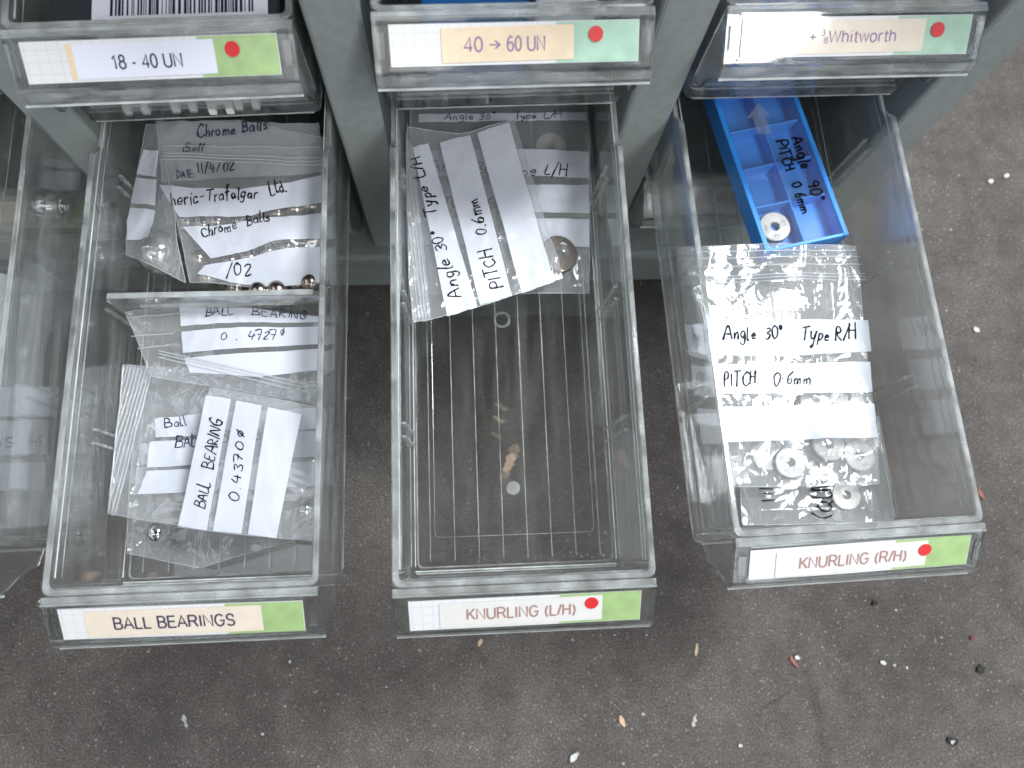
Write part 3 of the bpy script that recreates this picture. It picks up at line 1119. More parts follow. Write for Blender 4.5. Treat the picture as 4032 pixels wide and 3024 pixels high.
# ---------------------------------------------------------------- zip bags
class Bag:
    """a polythene bag lying on a tilted plane; all its pieces follow one crumpled height function."""

    def __init__(s, label, z0, ref, key, slope=(0, 0), amp=.0012, ridge=.0007, seed=0, bulge=(), zmin=None, group='zip bags lying in the drawers'):
        s.z0, s.ref, s.sl, s.amp, s.rd, s.seed = z0, at(*ref, z0), slope, amp, ridge, seed
        s.bul = [(at(bx, by, z0), r, h) for bx, by, r, h in bulge]
        s.m = DR[key][0]
        s.mi = s.m.inverted()
        nrm = Vector((-slope[0], -slope[1], 1))
        s.n = nrm
        s.root = empty('zip_bag', tuple(s.ref))
        tag(s.root, label, 'bag', group)
        s.rng = random.Random(seed)
        s.zmin = zmin

    def plane(s, px, py):
        d = ray(px, py)
        t = (s.ref - CAM).dot(s.n) / d.dot(s.n)
        return CAM + d * t

    def bump(s, p):
        q = Vector((p.x, p.y, s.seed * 3.7))
        b = s.amp * noise.noise(q * 38)
        q2 = Vector((p.x * 1.0, p.y * .8, s.seed * 1.3))
        w = Vector((noise.noise(q2 * 50), noise.noise(q2 * 50 + Vector((9, 2, 4))), 0)) * .006
        b += s.rd * (1 - 2.2 * abs(noise.noise(Vector(((q2 + w).x * 95, (q2 + w).y * 45, q2.z)))))
        b += s.rd * .3 * (1 - 2.2 * abs(noise.noise((q2 + w * 1.7) * 210)))
        for c, r, h in s.bul:
            d2 = ((p.x - c.x) ** 2 + (p.y - c.y) ** 2) / (r * r)
            b += h * math.exp(-d2 * 1.4)
        return b

    def pos(s, px, py, off=0):
        p = s.plane(px, py)
        p = Vector((p.x, p.y, p.z + s.bump(p) + off))
        q = s.mi @ p
        lim = .0436 - .0016 * min(1, max(0, -q.z / H)) - .0003 - max(0, .0012 - abs(off))
        q.x = max(-lim, min(lim, q.x))
        q.y = max(.0032, min(LEN - .004, q.y))
        q.z = max(-H + T + .0006 + off + .0006, q.z)
        return s.m @ q

    def grid(s, top, bot, nu, nv, off, mb, thick=0):
        def lerp(pl, t):
            k = t * (len(pl) - 1)
            i = min(int(k), len(pl) - 2)
            a, b = pl[i], pl[i + 1]
            return (a[0] + (b[0] - a[0]) * (k - i), a[1] + (b[1] - a[1]) * (k - i))
        vs = []
        for layer in ((0, 1) if thick else (0,)):
            for j in range(nv + 1):
                for i in range(nu + 1):
                    u, v = i / nu, j / nv
                    a, b = lerp(top, u), lerp(bot, u)
                    px, py = a[0] + (b[0] - a[0]) * v, a[1] + (b[1] - a[1]) * v
                    if thick:
                        px += 1.3 * noise.noise(Vector((v * 14, u * 3, s.seed))) * (1 if i in (0, nu) else 0)
                        py += 1.3 * noise.noise(Vector((u * 14, v * 3, s.seed + 5))) * (1 if j in (0, nv) else 0)
                    else:
                        px += .9 * noise.noise(Vector((v * 4, u * 30, s.seed + off * 1e4)))
                        py += .9 * noise.noise(Vector((u * 9, v * 3, s.seed + 2.5)))
                    o = off
                    if layer:
                        e = min(u, 1 - u, v, 1 - v)
                        o = off - thick * min(1, e * 7) - .0002
                    vs.append(s.pos(px, py, o))
        n = nu + 1
        fs = [(j * n + i, j * n + i + 1, (j + 1) * n + i + 1, (j + 1) * n + i) for j in range(nv) for i in range(nu)]
        if thick:
            k = n * (nv + 1)
            fs += [tuple(k + q for q in reversed(f_)) for f_ in list(fs)]
        mb.add(vs, fs)

    def film(s, top, bot, nu=90, nv=90, thick=.003, m=None, name='film'):
        mb = MB()
        s.grid(top, bot, nu, nv, 0, mb, thick)
        o = s.child(mb.build(name, m or FILM, None, smooth=True, fix=False))
        if thick > .0015:
            eb = MB()
            for pl in (top, bot):
                for a, b in zip(pl, pl[1:]):
                    eb.tube([s.pos(a[0] + (b[0] - a[0]) * i / 30, a[1] + (b[1] - a[1]) * i / 30 + .8 * noise.noise(Vector((i * .9, s.seed, 2))), .0001) for i in range(31)], .00022, 5)
            for a, b in ((top[0], bot[0]), (top[-1], bot[-1])):
                eb.tube([s.pos(a[0] + (b[0] - a[0]) * i / 60 + .9 * noise.noise(Vector((i * .8, s.seed, 7))), a[1] + (b[1] - a[1]) * i / 60, .0001) for i in range(61)], .00022, 5)
            s.child(eb.build('edge_seam', FILM_SEAL, None, smooth=True))
        return o

    def child(s, o, parent=None):
        o.parent = parent or s.root
        o.matrix_parent_inverse = Matrix.Translation(s.root.location).inverted()
        return o

    def stripe(s, top, bot, texts=(), off=.00035, pen=PEN, nu=60, nv=16):
        mb = MB()
        s.grid(top, bot, nu, nv, off, mb)
        o = s.child(mb.build('write_on_stripe', STRIPE, None, smooth=True, fix=False))
        for t in texts:
            w = s.write(*t, off=off + .00022, pen=pen)
            w.parent = o
            w.matrix_parent_inverse = Matrix.Identity(4)
        return o

    def write(s, txt, a, b, h, off=.00055, pen=PEN, width=.058, flip=False):
        """txt along px line a->b, letter height h px."""
        st, tot = pen_strokes(txt, s.rng)
        dx, dy = b[0] - a[0], b[1] - a[1]
        L = math.hypot(dx, dy)
        ux, uy = dx / L, dy / L
        vx, vy = uy, -ux
        mb = MB()
        for line in st:
            pts = []
            for x, y in line:
                e = x / tot * L
                pts.append((a[0] + ux * e + vx * y * h, a[1] + uy * e + vy * y * h))
            vs = []
            for i, p in enumerate(pts):
                q0, q1 = pts[max(i - 1, 0)], pts[min(i + 1, len(pts) - 1)]
                tx, ty = q1[0] - q0[0], q1[1] - q0[1]
                tl = math.hypot(tx, ty) or 1
                hw = width * h * (.7 + .6 * abs(noise.noise(Vector((p[0] * .09, p[1] * .09, s.seed)))) * 2)
                hw = max(hw, .75)
                nx, ny = -ty / tl * hw, tx / tl * hw
                ex = (tx / tl * hw * .6 * (1 if i == len(pts) - 1 else -1 if i == 0 else 0), ty / tl * hw * .6 * (1 if i == len(pts) - 1 else -1 if i == 0 else 0))
                vs.append(s.pos(p[0] + nx + ex[0], p[1] + ny + ex[1], off))
                vs.append(s.pos(p[0] - nx + ex[0], p[1] - ny + ex[1], off))
            mb.add(vs, [(2 * i, 2 * i + 1, 2 * i + 3, 2 * i + 2) for i in range(len(pts) - 1)])
        return s.child(mb.build('handwriting', pen, None, fix=False))

    def seal(s, lines, r=.00035, off=.0004, name='zip_seal'):
        mb = MB()
        for a, b in lines:
            pts = [s.pos(a[0] + (b[0] - a[0]) * i / 30, a[1] + (b[1] - a[1]) * i / 30, off) for i in range(31)]
            mb.tube(pts, r, 6)
        return s.child(mb.build(name, FILM_SEAL, None, smooth=True))


def in_bag_group(x):
    return x


# --- KNURLING (L/H) drawer: two bags
g = Bag('clear zip bag lying flat under the slanted bag in the KNURLING (L/H) drawer', -.040, (1080, 450), 'B', slope=(0, .02), seed=2, bulge=[(1205, 545, .008, .003), (1090, 530, .008, .003)])
g.film([(868, 235), (1275, 228)], [(880, 636), (1272, 634)], thick=.004)
g.stripe([(885, 330), (1080, 322), (1272, 330)], [(885, 385), (1080, 378), (1272, 388)], [('Angle 30^ Type L/H', (930, 374), (1228, 383), 24)])
g.stripe([(885, 398), (1272, 402)], [(885, 455), (1272, 462)], [('PITCH 0.6mm', (930, 448), (1110, 452), 24)])
g.stripe([(885, 470), (1272, 475)], [(885, 528), (1272, 536)])
g.stripe([(905, 250), (1268, 245)], [(905, 268), (1268, 262)], [('Angle 30^   Type L/H', (960, 264), (1215, 258), 14)])
hbag = Bag('clear zip bag lying slanted on top in the KNURLING (L/H) drawer', -.031, (1040, 480), 'B', slope=(-.12, 0), seed=3, amp=.0013, ridge=.0006, bulge=[(1205, 550, .007, .002)])
hbag.film([(852, 275), (990, 290), (1110, 262)], [(912, 695), (1060, 655), (1215, 602)], thick=.0035)
hbag.film([(848, 268), (892, 318)], [(893, 697), (930, 688)], nu=26, thick=.002, m=FILM_SEAL, name='crumpled_zip_edge')
hbag.seal([((868, 300), (912, 690)), ((878, 305), (919, 690)), ((886, 312), (926, 690)), ((860, 290), (905, 693))], .0003)
hbag.stripe([(893, 322), (926, 312)], [(966, 684), (1031, 664)], [('Angle 30^  Type L/H', (995, 642), (905, 338), 26)], nu=14, nv=70)
hbag.stripe([(950, 310), (1016, 292)], [(1037, 660), (1106, 640)], [('PITCH  0.6mm', (1086, 620), (1030, 425), 26)], nu=14, nv=70)
hbag.stripe([(1031, 288), (1100, 268)], [(1127, 634), (1196, 611)], nu=14, nv=70)

# --- KNURLING (R/H) drawer: stacked bags
jb = Bag('clear zip bag at the front of the KNURLING (R/H) drawer, hand marked QUIC', -.046, (1760, 1060), 'C', seed=5, bulge=[(1825, 1070, .007, .002)])
jb.film([(1590, 900), (1910, 900)], [(1602, 1135), (1930, 1128)], thick=.0025, m=film_mat('smooth_polythene', .20, .12, 30, .25))
jb.write('(QUICK', (1791, 1122), (1784, 1000), 33, off=.0014, width=.05)
jb.write('111', (1670, 1085), (1666, 1048), 24, off=.0012, width=.06)
ib = Bag('white striped zip bag marked Type R/H in the KNURLING (R/H) drawer', -.034, (1700, 800), 'C', seed=6, slope=(0, .05), amp=.0011, ridge=.0006,
         bulge=[(1705, 1000, .008, .003), (1790, 962, .009, .004), (1852, 985, .008, .003), (1720, 640, .02, .003)])
ib.film([(1478, 535), (1660, 528), (1848, 532)], [(1590, 1052), (1740, 1050), (1897, 1046)], nu=100, nv=130, thick=.004)
ib.seal([((1480, 598), (1866, 594)), ((1480, 605), (1867, 600)), ((1481, 612), (1868, 607)), ((1479, 560), (1858, 556)), ((1478, 545), (1852, 543)), ((1480, 578), (1862, 573))], .0003)
ib.stripe([(1500, 700), (1700, 694), (1874, 692)], [(1515, 768), (1700, 770), (1880, 760)], [('Angle 30^', (1562, 736), (1692, 732), 30), ('Type R/H', (1728, 738), (1852, 734), 30)])
ib.stripe([(1522, 788), (1878, 782)], [(1540, 852), (1882, 848)], [('PITCH.', (1562, 836), (1642, 830), 28), ('0*6mm', (1668, 834), (1752, 828), 26)])
ib.stripe([(1550, 880), (1885, 872)], [(1570, 956), (1892, 946)])

# --- BALL BEARINGS drawer, front compartment
d1 = Bag('bottom bag of the pile at the front of the BALL BEARINGS drawer', -.046, (450, 1000), 'A', seed=8, amp=.0016, ridge=.001)
d1.film([(300, 800), (700, 780)], [(275, 1195), (430, 1228), (690, 1150)], thick=.004)
d1.stripe([(305, 960), (720, 930)], [(305, 1005), (720, 975)])
d1.stripe([(300, 1012), (720, 985)], [(295, 1070), (720, 1040)])
c1 = Bag('zip bag whose ridged zip end points left in the BALL BEARINGS drawer', -.036, (330, 960), 'A', seed=9, amp=.0016, ridge=.0008, slope=(.04, 0))
c1.film([(253, 788), (480, 800), (700, 830)], [(152, 1092), (300, 1122), (560, 1160)], thick=.003)
c1.film([(253, 787), (330, 792)], [(150, 1093), (252, 1116)], nu=30, nv=70, thick=.001, m=FILM, name='zip_flap')
c1.seal([((256 + k * 7.5, 789), (156 + k * 10, 1092 + k * 2.4)) for k in range(9)] + [((322, 800), (246, 1112)), ((328, 800), (254, 1114))], .0004)
c1.stripe([(335, 905), (430, 895), (705, 880)], [(338, 945), (430, 940), (705, 925)], [('Ball', (358, 925), (406, 918), 20)], pen=PEN_BLUE)
c1.stripe([(325, 955), (705, 930)], [(320, 1010), (705, 985)], [('BALL  BEARING', (378, 966), (570, 950), 24)], pen=PEN_BLUE)
c1.stripe([(318, 1018), (705, 995)], [(300, 1068), (700, 1050)])
a1 = Bag('zip bag marked 0.4727 just in front of the divider', -.030, (540, 740), 'A', seed=10, amp=.0016, ridge=.00045, slope=(-.04, .05))
a1.film([(272, 676), (385, 650), (735, 690)], [(330, 815), (480, 838), (735, 880)], nu=110, nv=60, thick=.004)
a1.stripe([(388, 656), (560, 668), (735, 692)], [(392, 706), (540, 697), (735, 697)], [('BALL', (446, 686), (508, 681), 19), ('BEARING', (545, 681), (665, 690), 17)], pen=PEN_BLUE)
a1.stripe([(394, 718), (540, 708), (735, 706)], [(398, 765), (540, 752), (735, 742)], [('0 . 4727', (480, 738), (600, 732), 18), ('#', (606, 726), (620, 724), 16)], pen=PEN_BLUE)
a1.stripe([(400, 775), (540, 764), (735, 752)], [(412, 806), (560, 815), (735, 795)])
a1.seal([((345, 760), (735, 848)), ((345, 766), (735, 856)), ((275, 688), (392, 678)), ((285, 728), (380, 722)), ((300, 755), (372, 748)), ((345, 774), (735, 866))], .0003, off=.0009)
b1 = Bag('top slanted zip bag marked BALL BEARING 0.4370', -.022, (520, 1000), 'A', seed=11, amp=.0013, ridge=.0004, slope=(.02, -.03))
b1.film([(455, 838), (560, 855), (735, 890)], [(384, 1138), (520, 1155), (720, 1172)], thick=.003)
b1.stripe([(447, 855), (500, 862)], [(386, 1136), (447, 1146)], [('BALL  BEARING', (442, 1100), (484, 905), 24)], nu=12, nv=60)
b1.stripe([(512, 866), (566, 876)], [(460, 1147), (522, 1153)], [('0.4370#', (518, 1086), (532, 925), 22)], nu=12, nv=60)
b1.stripe([(580, 880), (652, 895)], [(536, 1154), (598, 1163)], nu=12, nv=60)

# --- BALL BEARINGS drawer, rear compartment
e1 = Bag('large zip bag of chrome balls behind the divider, hand marked Trafalgar and Chrome Balls', -.027, (530, 450), 'A', seed=13, amp=.0016, ridge=.0007, slope=(0, .10), bulge=[(600, 520, .014, .003), (470, 590, .012, .002)])
e1.film([(338, 268), (520, 262), (705, 300)], [(412, 612), (560, 622), (735, 610)], nu=100, nv=100, thick=.005)
e1.film([(335, 262), (690, 268)], [(350, 395), (700, 372)], nu=70, nv=40, thick=.001, m=FILM_MILKY, name='folded_flap')
e1.write('Chrome Balls', (428, 300), (582, 284), 24, off=.0012, pen=PEN_BLUE)
e1.write('15off', (396, 332), (446, 327), 17, off=.0012, pen=PEN_BLUE)
e1.write('DATE:', (386, 390), (424, 386), 15, off=.0012, pen=PEN_BLUE)
e1.write('11/4/02', (430, 378), (512, 370), 22, off=.0012, pen=PEN_BLUE)
e1.seal([((350, 333), (700, 345)), ((350, 339), (700, 353)), ((348, 318), (700, 322)), ((350, 346), (700, 360))], .00035, off=.0012)
e1.stripe([(346, 402), (420, 408), (520, 412), (610, 396), (735, 372)], [(388, 470), (440, 470), (540, 472), (610, 452), (735, 434)], [('heric-Trafalgar', (372, 446), (562, 430), 26), ('Ltd.', (586, 424), (622, 412), 28)])
e1.stripe([(395, 490), (470, 490), (570, 478), (735, 458)], [(458, 562), (520, 550), (600, 530), (735, 512)], [('Chrome  Balls', (438, 514), (590, 484), 24)])
e1.stripe([(448, 578), (540, 560), (620, 545), (735, 530)], [(430, 596), (500, 614), (600, 622), (735, 606)], [('/02', (492, 602), (548, 596), 26)])
f1 = Bag('narrow zip bag standing on edge with one big chrome ball behind the divider', -.026, (330, 440), 'A', seed=14, amp=.0012, ridge=.0008, slope=(.3, .05), bulge=[(345, 545, .011, .006)])
f1.film([(318, 272), (346, 272)], [(265, 548), (402, 612)], nu=40, nv=80, thick=.006)
f1.stripe([(312, 326), (345, 328)], [(297, 378), (338, 384)], nu=12, nv=20)
f1.stripe([(294, 386), (340, 390)], [(284, 440), (337, 446)], nu=12, nv=20)
f1.stripe([(282, 450), (337, 456)], [(268, 520), (331, 524)], nu=12, nv=20)

# --- drawer cut off at the left edge
k1 = Bag('white striped zip bag in the drawer cut off by the left edge', -.0455, (100, 900), 'Z', seed=16, slope=(-.12, 0), amp=.0014, ridge=.0008)
k1.film([(-120, 560), (75, 610)], [(-120, 1150), (108, 1135)], thick=.004, m=FILM_MILKY)
k1.stripe([(-110, 835), (104, 838)], [(-110, 898), (100, 902)])
k1.stripe([(-110, 908), (68, 910)], [(-110, 985), (64, 985)], [('11-15', (-40, 968), (36, 968), 22)])
k1.stripe([(-110, 1000), (62, 1002)], [(-110, 1060), (60, 1062)])
l1 = Bag('small zip bag holding one chrome ball near the left edge', -.044, (155, 400), 'Z', seed=17, slope=(-.1, 0))
l1.film([(95, 330), (165, 345)], [(78, 470), (150, 478)], nu=40, nv=50, thick=.004)
l1.stripe([(100, 345), (162, 352)], [(95, 362), (160, 368)], nu=14, nv=8)
l1.stripe([(95, 370), (160, 375)], [(88, 410), (156, 414)], nu=14, nv=10)

# ---------------------------------------------------------------- balls
def ball_mesh(r):
    bm = bmesh.new()
    bmesh.ops.create_uvsphere(bm, u_segments=40, v_segments=24, radius=r)
    me = bpy.data.meshes.new('ball')
    bm.to_mesh(me)
    bm.free()
    for p in me.polygons:
        p.use_smooth = True
    return me


def put_ball(px, py, z, r, label, group, m=CHROME):
    me = ball_mesh(r)
    o = link('bearing_ball', me, None, [m])
    o.location = at(px, py, z)
    return tag(o, label, 'ball', group)


put_ball(345, 545, -.041, .0098, 'big chrome ball inside the narrow bag behind the divider', None)
put_ball(103, 445, -.040, .0075, 'chrome ball inside the small bag in the drawer cut off by the left edge', None)
rb = random.Random(4)
GB = 'chrome balls packed in the large marked bag'
base = None
for i, (px, py) in enumerate([(405, 480), (440, 485), (470, 480), (520, 478), (560, 470), (600, 462), (640, 452), (672, 445), (540, 560), (580, 545), (620, 535), (655, 525), (680, 520), (500, 565), (640, 610), (600, 628), (560, 630), (450, 600), (670, 612), (510, 622), (430, 560)]):
    z = -.034 + rb.uniform(-.002, .002)
    if base is None:
        base = put_ball(px, py, z, .0046, 'chrome ball showing between the white stripes of the large marked bag', GB, BRONZE)
    else:
        o = base.copy()
        COL.objects.link(o)
        o.location = at(px, py, z)
GB2 = 'balls in the bags at the front of the BALL BEARINGS drawer'
base = None
for px, py in [(668, 830), (650, 1052), (672, 1000), (340, 1150), (660, 1100)]:
    if base is None:
        base = put_ball(px, py, -.048, .0046, 'chrome ball in the clear bags at the front of the BALL BEARINGS drawer', GB2, CHROME)
    else:
        o = base.copy()
        COL.objects.link(o)
        o.location = at(px, py, -.048)

# ---------------------------------------------------------------- knurling wheels
def wheel(px, py, z, r, label, m=STEEL, tilt=(0, 0), mark=None, thick=.0035, edge=DSTEEL):
    n = 64
    mb = MB()
    outer = [(r * (1 if i % 2 else .965) * math.cos(2 * math.pi * i / n), r * (1 if i % 2 else .965) * math.sin(2 * math.pi * i / n)) for i in range(n)]
    chm = [(x * .94, y * .94) for x, y in outer]
    inner = [(r * .30 * math.cos(2 * math.pi * i / n), r * .30 * math.sin(2 * math.pi * i / n)) for i in range(n)]
    h = thick / 2
    vs = [(x, y, -h) for x, y in inner] + [(x, y, -h) for x, y in chm] + [(x, y, -h * .8) for x, y in outer] + [(x, y, h * .8) for x, y in outer] + [(x, y, h) for x, y in chm] + [(x, y, h) for x, y in inner]
    for k in range(6):
        a, b_ = k, (k + 1) % 6
        fs = [(a * n + i, a * n + (i + 1) % n, b_ * n + (i + 1) % n, b_ * n + i) for i in range(n)]
        if k == 0:
            mb.add(vs, fs, 1)
        else:
            mb.f += fs
            mb.m += [1 if k in (2, 1) else 0] * n
    o = mb.build('knurling_wheel', [m, edge])
    o.location = at(px, py, z)
    o.rotation_euler = (R(tilt[0]), R(tilt[1]), random.uniform(0, 6))
    tag(o, label, 'knurling wheel', 'knurling wheels in the bags and box')
    if mark:
        for txt, ang in mark:
            t = text_on(txt, r * .30, 0, 0, h + .00006, DSTEEL, o, name='stamped_mark', ws=1)
            t.location = (math.cos(ang) * r * .62, math.sin(ang) * r * .62, h + .00006)
            t.rotation_euler = (0, 0, ang - math.pi / 2)
    return o


wheel(1705, 1000, -.0445, .0068, 'leftmost fully seen steel wheel below the blank stripe, KNURLING (R/H) drawer', mark=[('30', .8), ('1.0', 2.2)])
wheel(1786, 962, -.0420, .0074, 'middle of three steel wheels below the blank stripe, thick dark rim at left', tilt=(0, 10))
wheel(1852, 985, -.0415, .0069, 'steel wheel stamped 30 at the lower right of the striped bag', tilt=(0, -6), mark=[('30', 1.2)])
wheel(1838, 930, -.0440, .0066, 'steel wheel peeking out just under the blank stripe at its right end')
wheel(1655, 985, -.0470, .0066, 'steel wheel dimly seen under the left end of the blank stripe')
wheel(1760, 862, -.0420, .0072, 'grey steel wheel glimpsed between PITCH stripe and blank stripe', tilt=(0, 6))
wheel(1825, 858, -.0405, .0070, 'pale shiny wheel glimpsed between PITCH stripe and blank stripe at right', tilt=(0, -8))
wheel(1825, 1070, -.0470, .0064, 'pale steel knurling wheel beside the handwritten QUIC', mark=[('QUICK', 5.2)])
wheel(1097, 520, -.0378, .0086, 'dark steel knurling wheel between the slanted stripes in the KNURLING (L/H) drawer', m=DSTEEL, tilt=(0, 8))
wheel(1086, 468, -.0384, .0080, 'bronze tinted knurling wheel above the dark one in the KNURLING (L/H) drawer', m=BRONZE, tilt=(0, 4))
wheel(1208, 550, -.0385, .0084, 'shiny steel knurling wheel right of the slanted stripes in the KNURLING (L/H) drawer', m=BRONZE, tilt=(8, 14))
wheel(1190, 320, -.0470, .0072, 'faint knurling wheel at the back right of the KNURLING (L/H) drawer')

# ---------------------------------------------------------------- blue insert box
BZ = -.030
pa, pb_, pc, pdd = at(1548, 228, BZ), at(1731, 228, BZ), at(1858, 563, BZ), at(1655, 545, BZ)
lv = ((pa - pdd).normalized() + (pb_ - pc).normalized()).normalized()
wv_ = Vector((lv.y, -lv.x, 0))
org = pdd.copy()
BW = (pc - pdd).dot(wv_) * .5 + (pb_ - pa).dot(wv_) * .5
bx = empty('insert_box', org)
bx.matrix_world = Matrix((wv_, lv, Vector((0, 0, 1)))).transposed().to_4x4()
bx.location = org
tag(bx, 'blue compartment box with clear lid hand marked Angle 90', 'box')
BL, BH, wt = .105, .0105, .0014
cell = ((at(1596, 359, BZ) - at(1626, 441, BZ)).length)
mb = MB()
mb.box(0, BW, 0, BL, -BH, -BH + .0012)
for x0, x1, y0, y1 in ((0, wt * 1.6, 0, BL), (BW - wt * 1.6, BW, 0, BL)):
    mb.box(x0, x1, y0, y1, -BH + .0013, 0)
for y0 in (0, BL - wt):
    mb.box(wt * 1.6 + .00005, BW - wt * 1.6 - .00005, y0, y0 + wt, -BH + .0013, 0)
ncell = int((BL - wt) / cell)
for k in range(1, 6):
    y = .003 + cell * k
    if y > BL - .004:
        break
    mb.box(wt * 1.6 + .00005, BW - wt * 1.6 - .00005, y - .0004, y + .0004, -BH + .0013, -.0022)
mb.box(BW * .5 - .0004, BW * .5 + .0004, wt + .00005, BL - wt - .00005, -BH + .00135, -.0021)
mb.build('compartment_tray', BLUE, bx, bevel=.0002, seg=1)
mb = MB()
mb.add([(wt * 1.7, .001, -.0002), (BW - wt * 1.7, .001, -.0002), (BW - wt * 1.7, BL - .001, -.0002), (wt * 1.7, BL - .001, -.0002)], [(0, 1, 2, 3)])
lid = mb.build('clear_lid', FILM_LID, bx)


def write_flat(txt, a, b, h, z, pen, parent_obj, width=.085):
    rng = random.Random(len(txt))
    st, tot = pen_strokes(txt, rng)
    dx, dy = b[0] - a[0], b[1] - a[1]
    L = math.hypot(dx, dy)
    ux, uy = dx / L, dy / L
    vx, vy = uy, -ux
    inv = bx.matrix_basis.inverted()
    mb = MB()
    for line in st:
        pts = [(a[0] + ux * x / tot * L + vx * y * h, a[1] + uy * x / tot * L + vy * y * h) for x, y in line]
        vs = []
        for i, p in enumerate(pts):
            q0, q1 = pts[max(i - 1, 0)], pts[min(i + 1, len(pts) - 1)]
            tx, ty = q1[0] - q0[0], q1[1] - q0[1]
            tl = math.hypot(tx, ty) or 1
            hw = max(width * h, .9)
            for sg in (1, -1):
                w = inv @ at(p[0] - ty / tl * hw * sg, p[1] + tx / tl * hw * sg, z)
                w.z = .00012
                vs.append(w)
        mb.add(vs, [(2 * i, 2 * i + 1, 2 * i + 3, 2 * i + 2) for i in range(len(pts) - 1)])
    o = mb.build('handwriting', pen, parent_obj, fix=False)
    return o


write_flat('Angle  90^', (1708, 298), (1758, 438), 26, BZ, PEN, lid)
write_flat('PITCH  0.6mm', (1676, 306), (1732, 466), 24, BZ, PEN, lid)
# arrow moulded in the lid
inv = bx.matrix_basis.inverted()
ar = [(1638, 222), (1664, 250), (1652, 250), (1668, 288), (1636, 290), (1626, 254), (1612, 256)]
mb = MB()
vs = [inv @ at(x, y, BZ) for x, y in ar]
n_ = len(ar)
mb.add([(v.x, v.y, .00005) for v in vs] + [(v.x, v.y, .00015) for v in vs], [tuple(range(n_)), tuple(range(2 * n_ - 1, n_ - 1, -1))] + [(i, (i + 1) % n_, (i + 1) % n_ + n_, i + n_) for i in range(n_)])
mb.build('lid_arrow', film_mat('faint_arrow', .14, .1, 90, .1), lid)
wheel(1672, 492, -.0375, .0072, 'pale knurling wheel in a cell of the blue box', mark=[('14.5', 4.7), ('0.6', .2), ('AA', 3.1)], thick=.003).rotation_euler = (0, 0, .15)

# ---------------------------------------------------------------- things in the upper drawers
def dbox(key, name, x0, x1, y0, y1, z0, z1, m, label, cat, bevel=.0006):
    o = MB()
    o.box(x0, x1, y0, y1, z0, z1)
    o = o.build(name, m, bevel=bevel)
    o.matrix_world = DR[key][0]
    return tag(o, label, cat)


bc = dbox('P0', 'barcoded_box', -.036, .040, .006, .090, -.030, -.009, CARD_DARK, 'dark box with a white barcode label in the 18 - 40 UN drawer', 'box')
mb = MB()
mb.box(-.022, .036, .0075, .0240, -.0089, -.0088)
blab = mb.build('barcode_label', BARWHITE, bc)
mb = MB()
rr = random.Random(12)
x = -.016
while x < .031:
    w = rr.choice((.0003, .0003, .0006, .0009))
    mb.box(x, x + w, .0100, .0235, -.00872, -.00868)
    x += w + rr.choice((.0003, .0004, .0007, .0010))
mb.build('barcode_bars', BARINK, blab)
# pronged white clips lying under the box
for k, (x, y) in enumerate([(-.030, .010), (-.012, .010), (.002, .008), (.012, .010)]):
    mb = MB()
    mb.prism([(.0, -.050), (.020, -.050), (.020, -.0445), (0, -.0445)], x, x + .010)
    for q in (0, .0066):
        mb.prism([(-.004, -.0505), (.0, -.050), (0, -.0455), (-.0035, -.0475)], x + q, x + q + .003)
    o = mb.build('plastic_clip', WHITE, bevel=.0003)
    o.matrix_world = DR['P0'][0] @ Matrix.Translation((0, y - .0045, -.0028))
    tag(o, 'white pronged plastic clip seen through the base of the 18 - 40 UN drawer', 'clip', 'white clips in the 18 - 40 UN drawer')
dbox('P1', 'blue_carton', -.030, .006, .006, .08, -.045, -.008, BLUE_D, 'blue box at the back of the 40 to 60 UN drawer', 'box')
dbox('P1', 'grey_carton', .009, .030, .007, .08, -.046, -.012, BARWHITE, 'pale grey box beside the blue one in the 40 to 60 UN drawer', 'box')
for k, (x, y) in enumerate([(-.020, .014), (-.006, .013)]):
    mb = MB()
    n = 32
    ring = [(math.cos(2 * math.pi * i / n), math.sin(2 * math.pi * i / n)) for i in range(n)]
    mb.add([(a * .0062, b_ * .0062, 0) for a, b_ in ring] + [(a * .0066, b_ * .0066, .004) for a, b_ in ring] + [(a * .0050, b_ * .0050, .005) for a, b_ in ring],
           [tuple(range(n - 1, -1, -1)), tuple(range(2 * n, 3 * n))] + [(j * n + i, j * n + (i + 1) % n, (j + 1) * n + (i + 1) % n, (j + 1) * n + i) for j in (0, 1) for i in range(n)])
    o = mb.build('round_die', BRONZE if k else STEEL)
    o.matrix_world = DR['P2'][0] @ Matrix.Translation((x, y, -H + T + .0012))
    tag(o, ('round steel die seen through the base of the Whitworth drawer, nearer the middle' if k else 'round steel die seen through the base of the Whitworth drawer, nearer the left wall'), 'die')

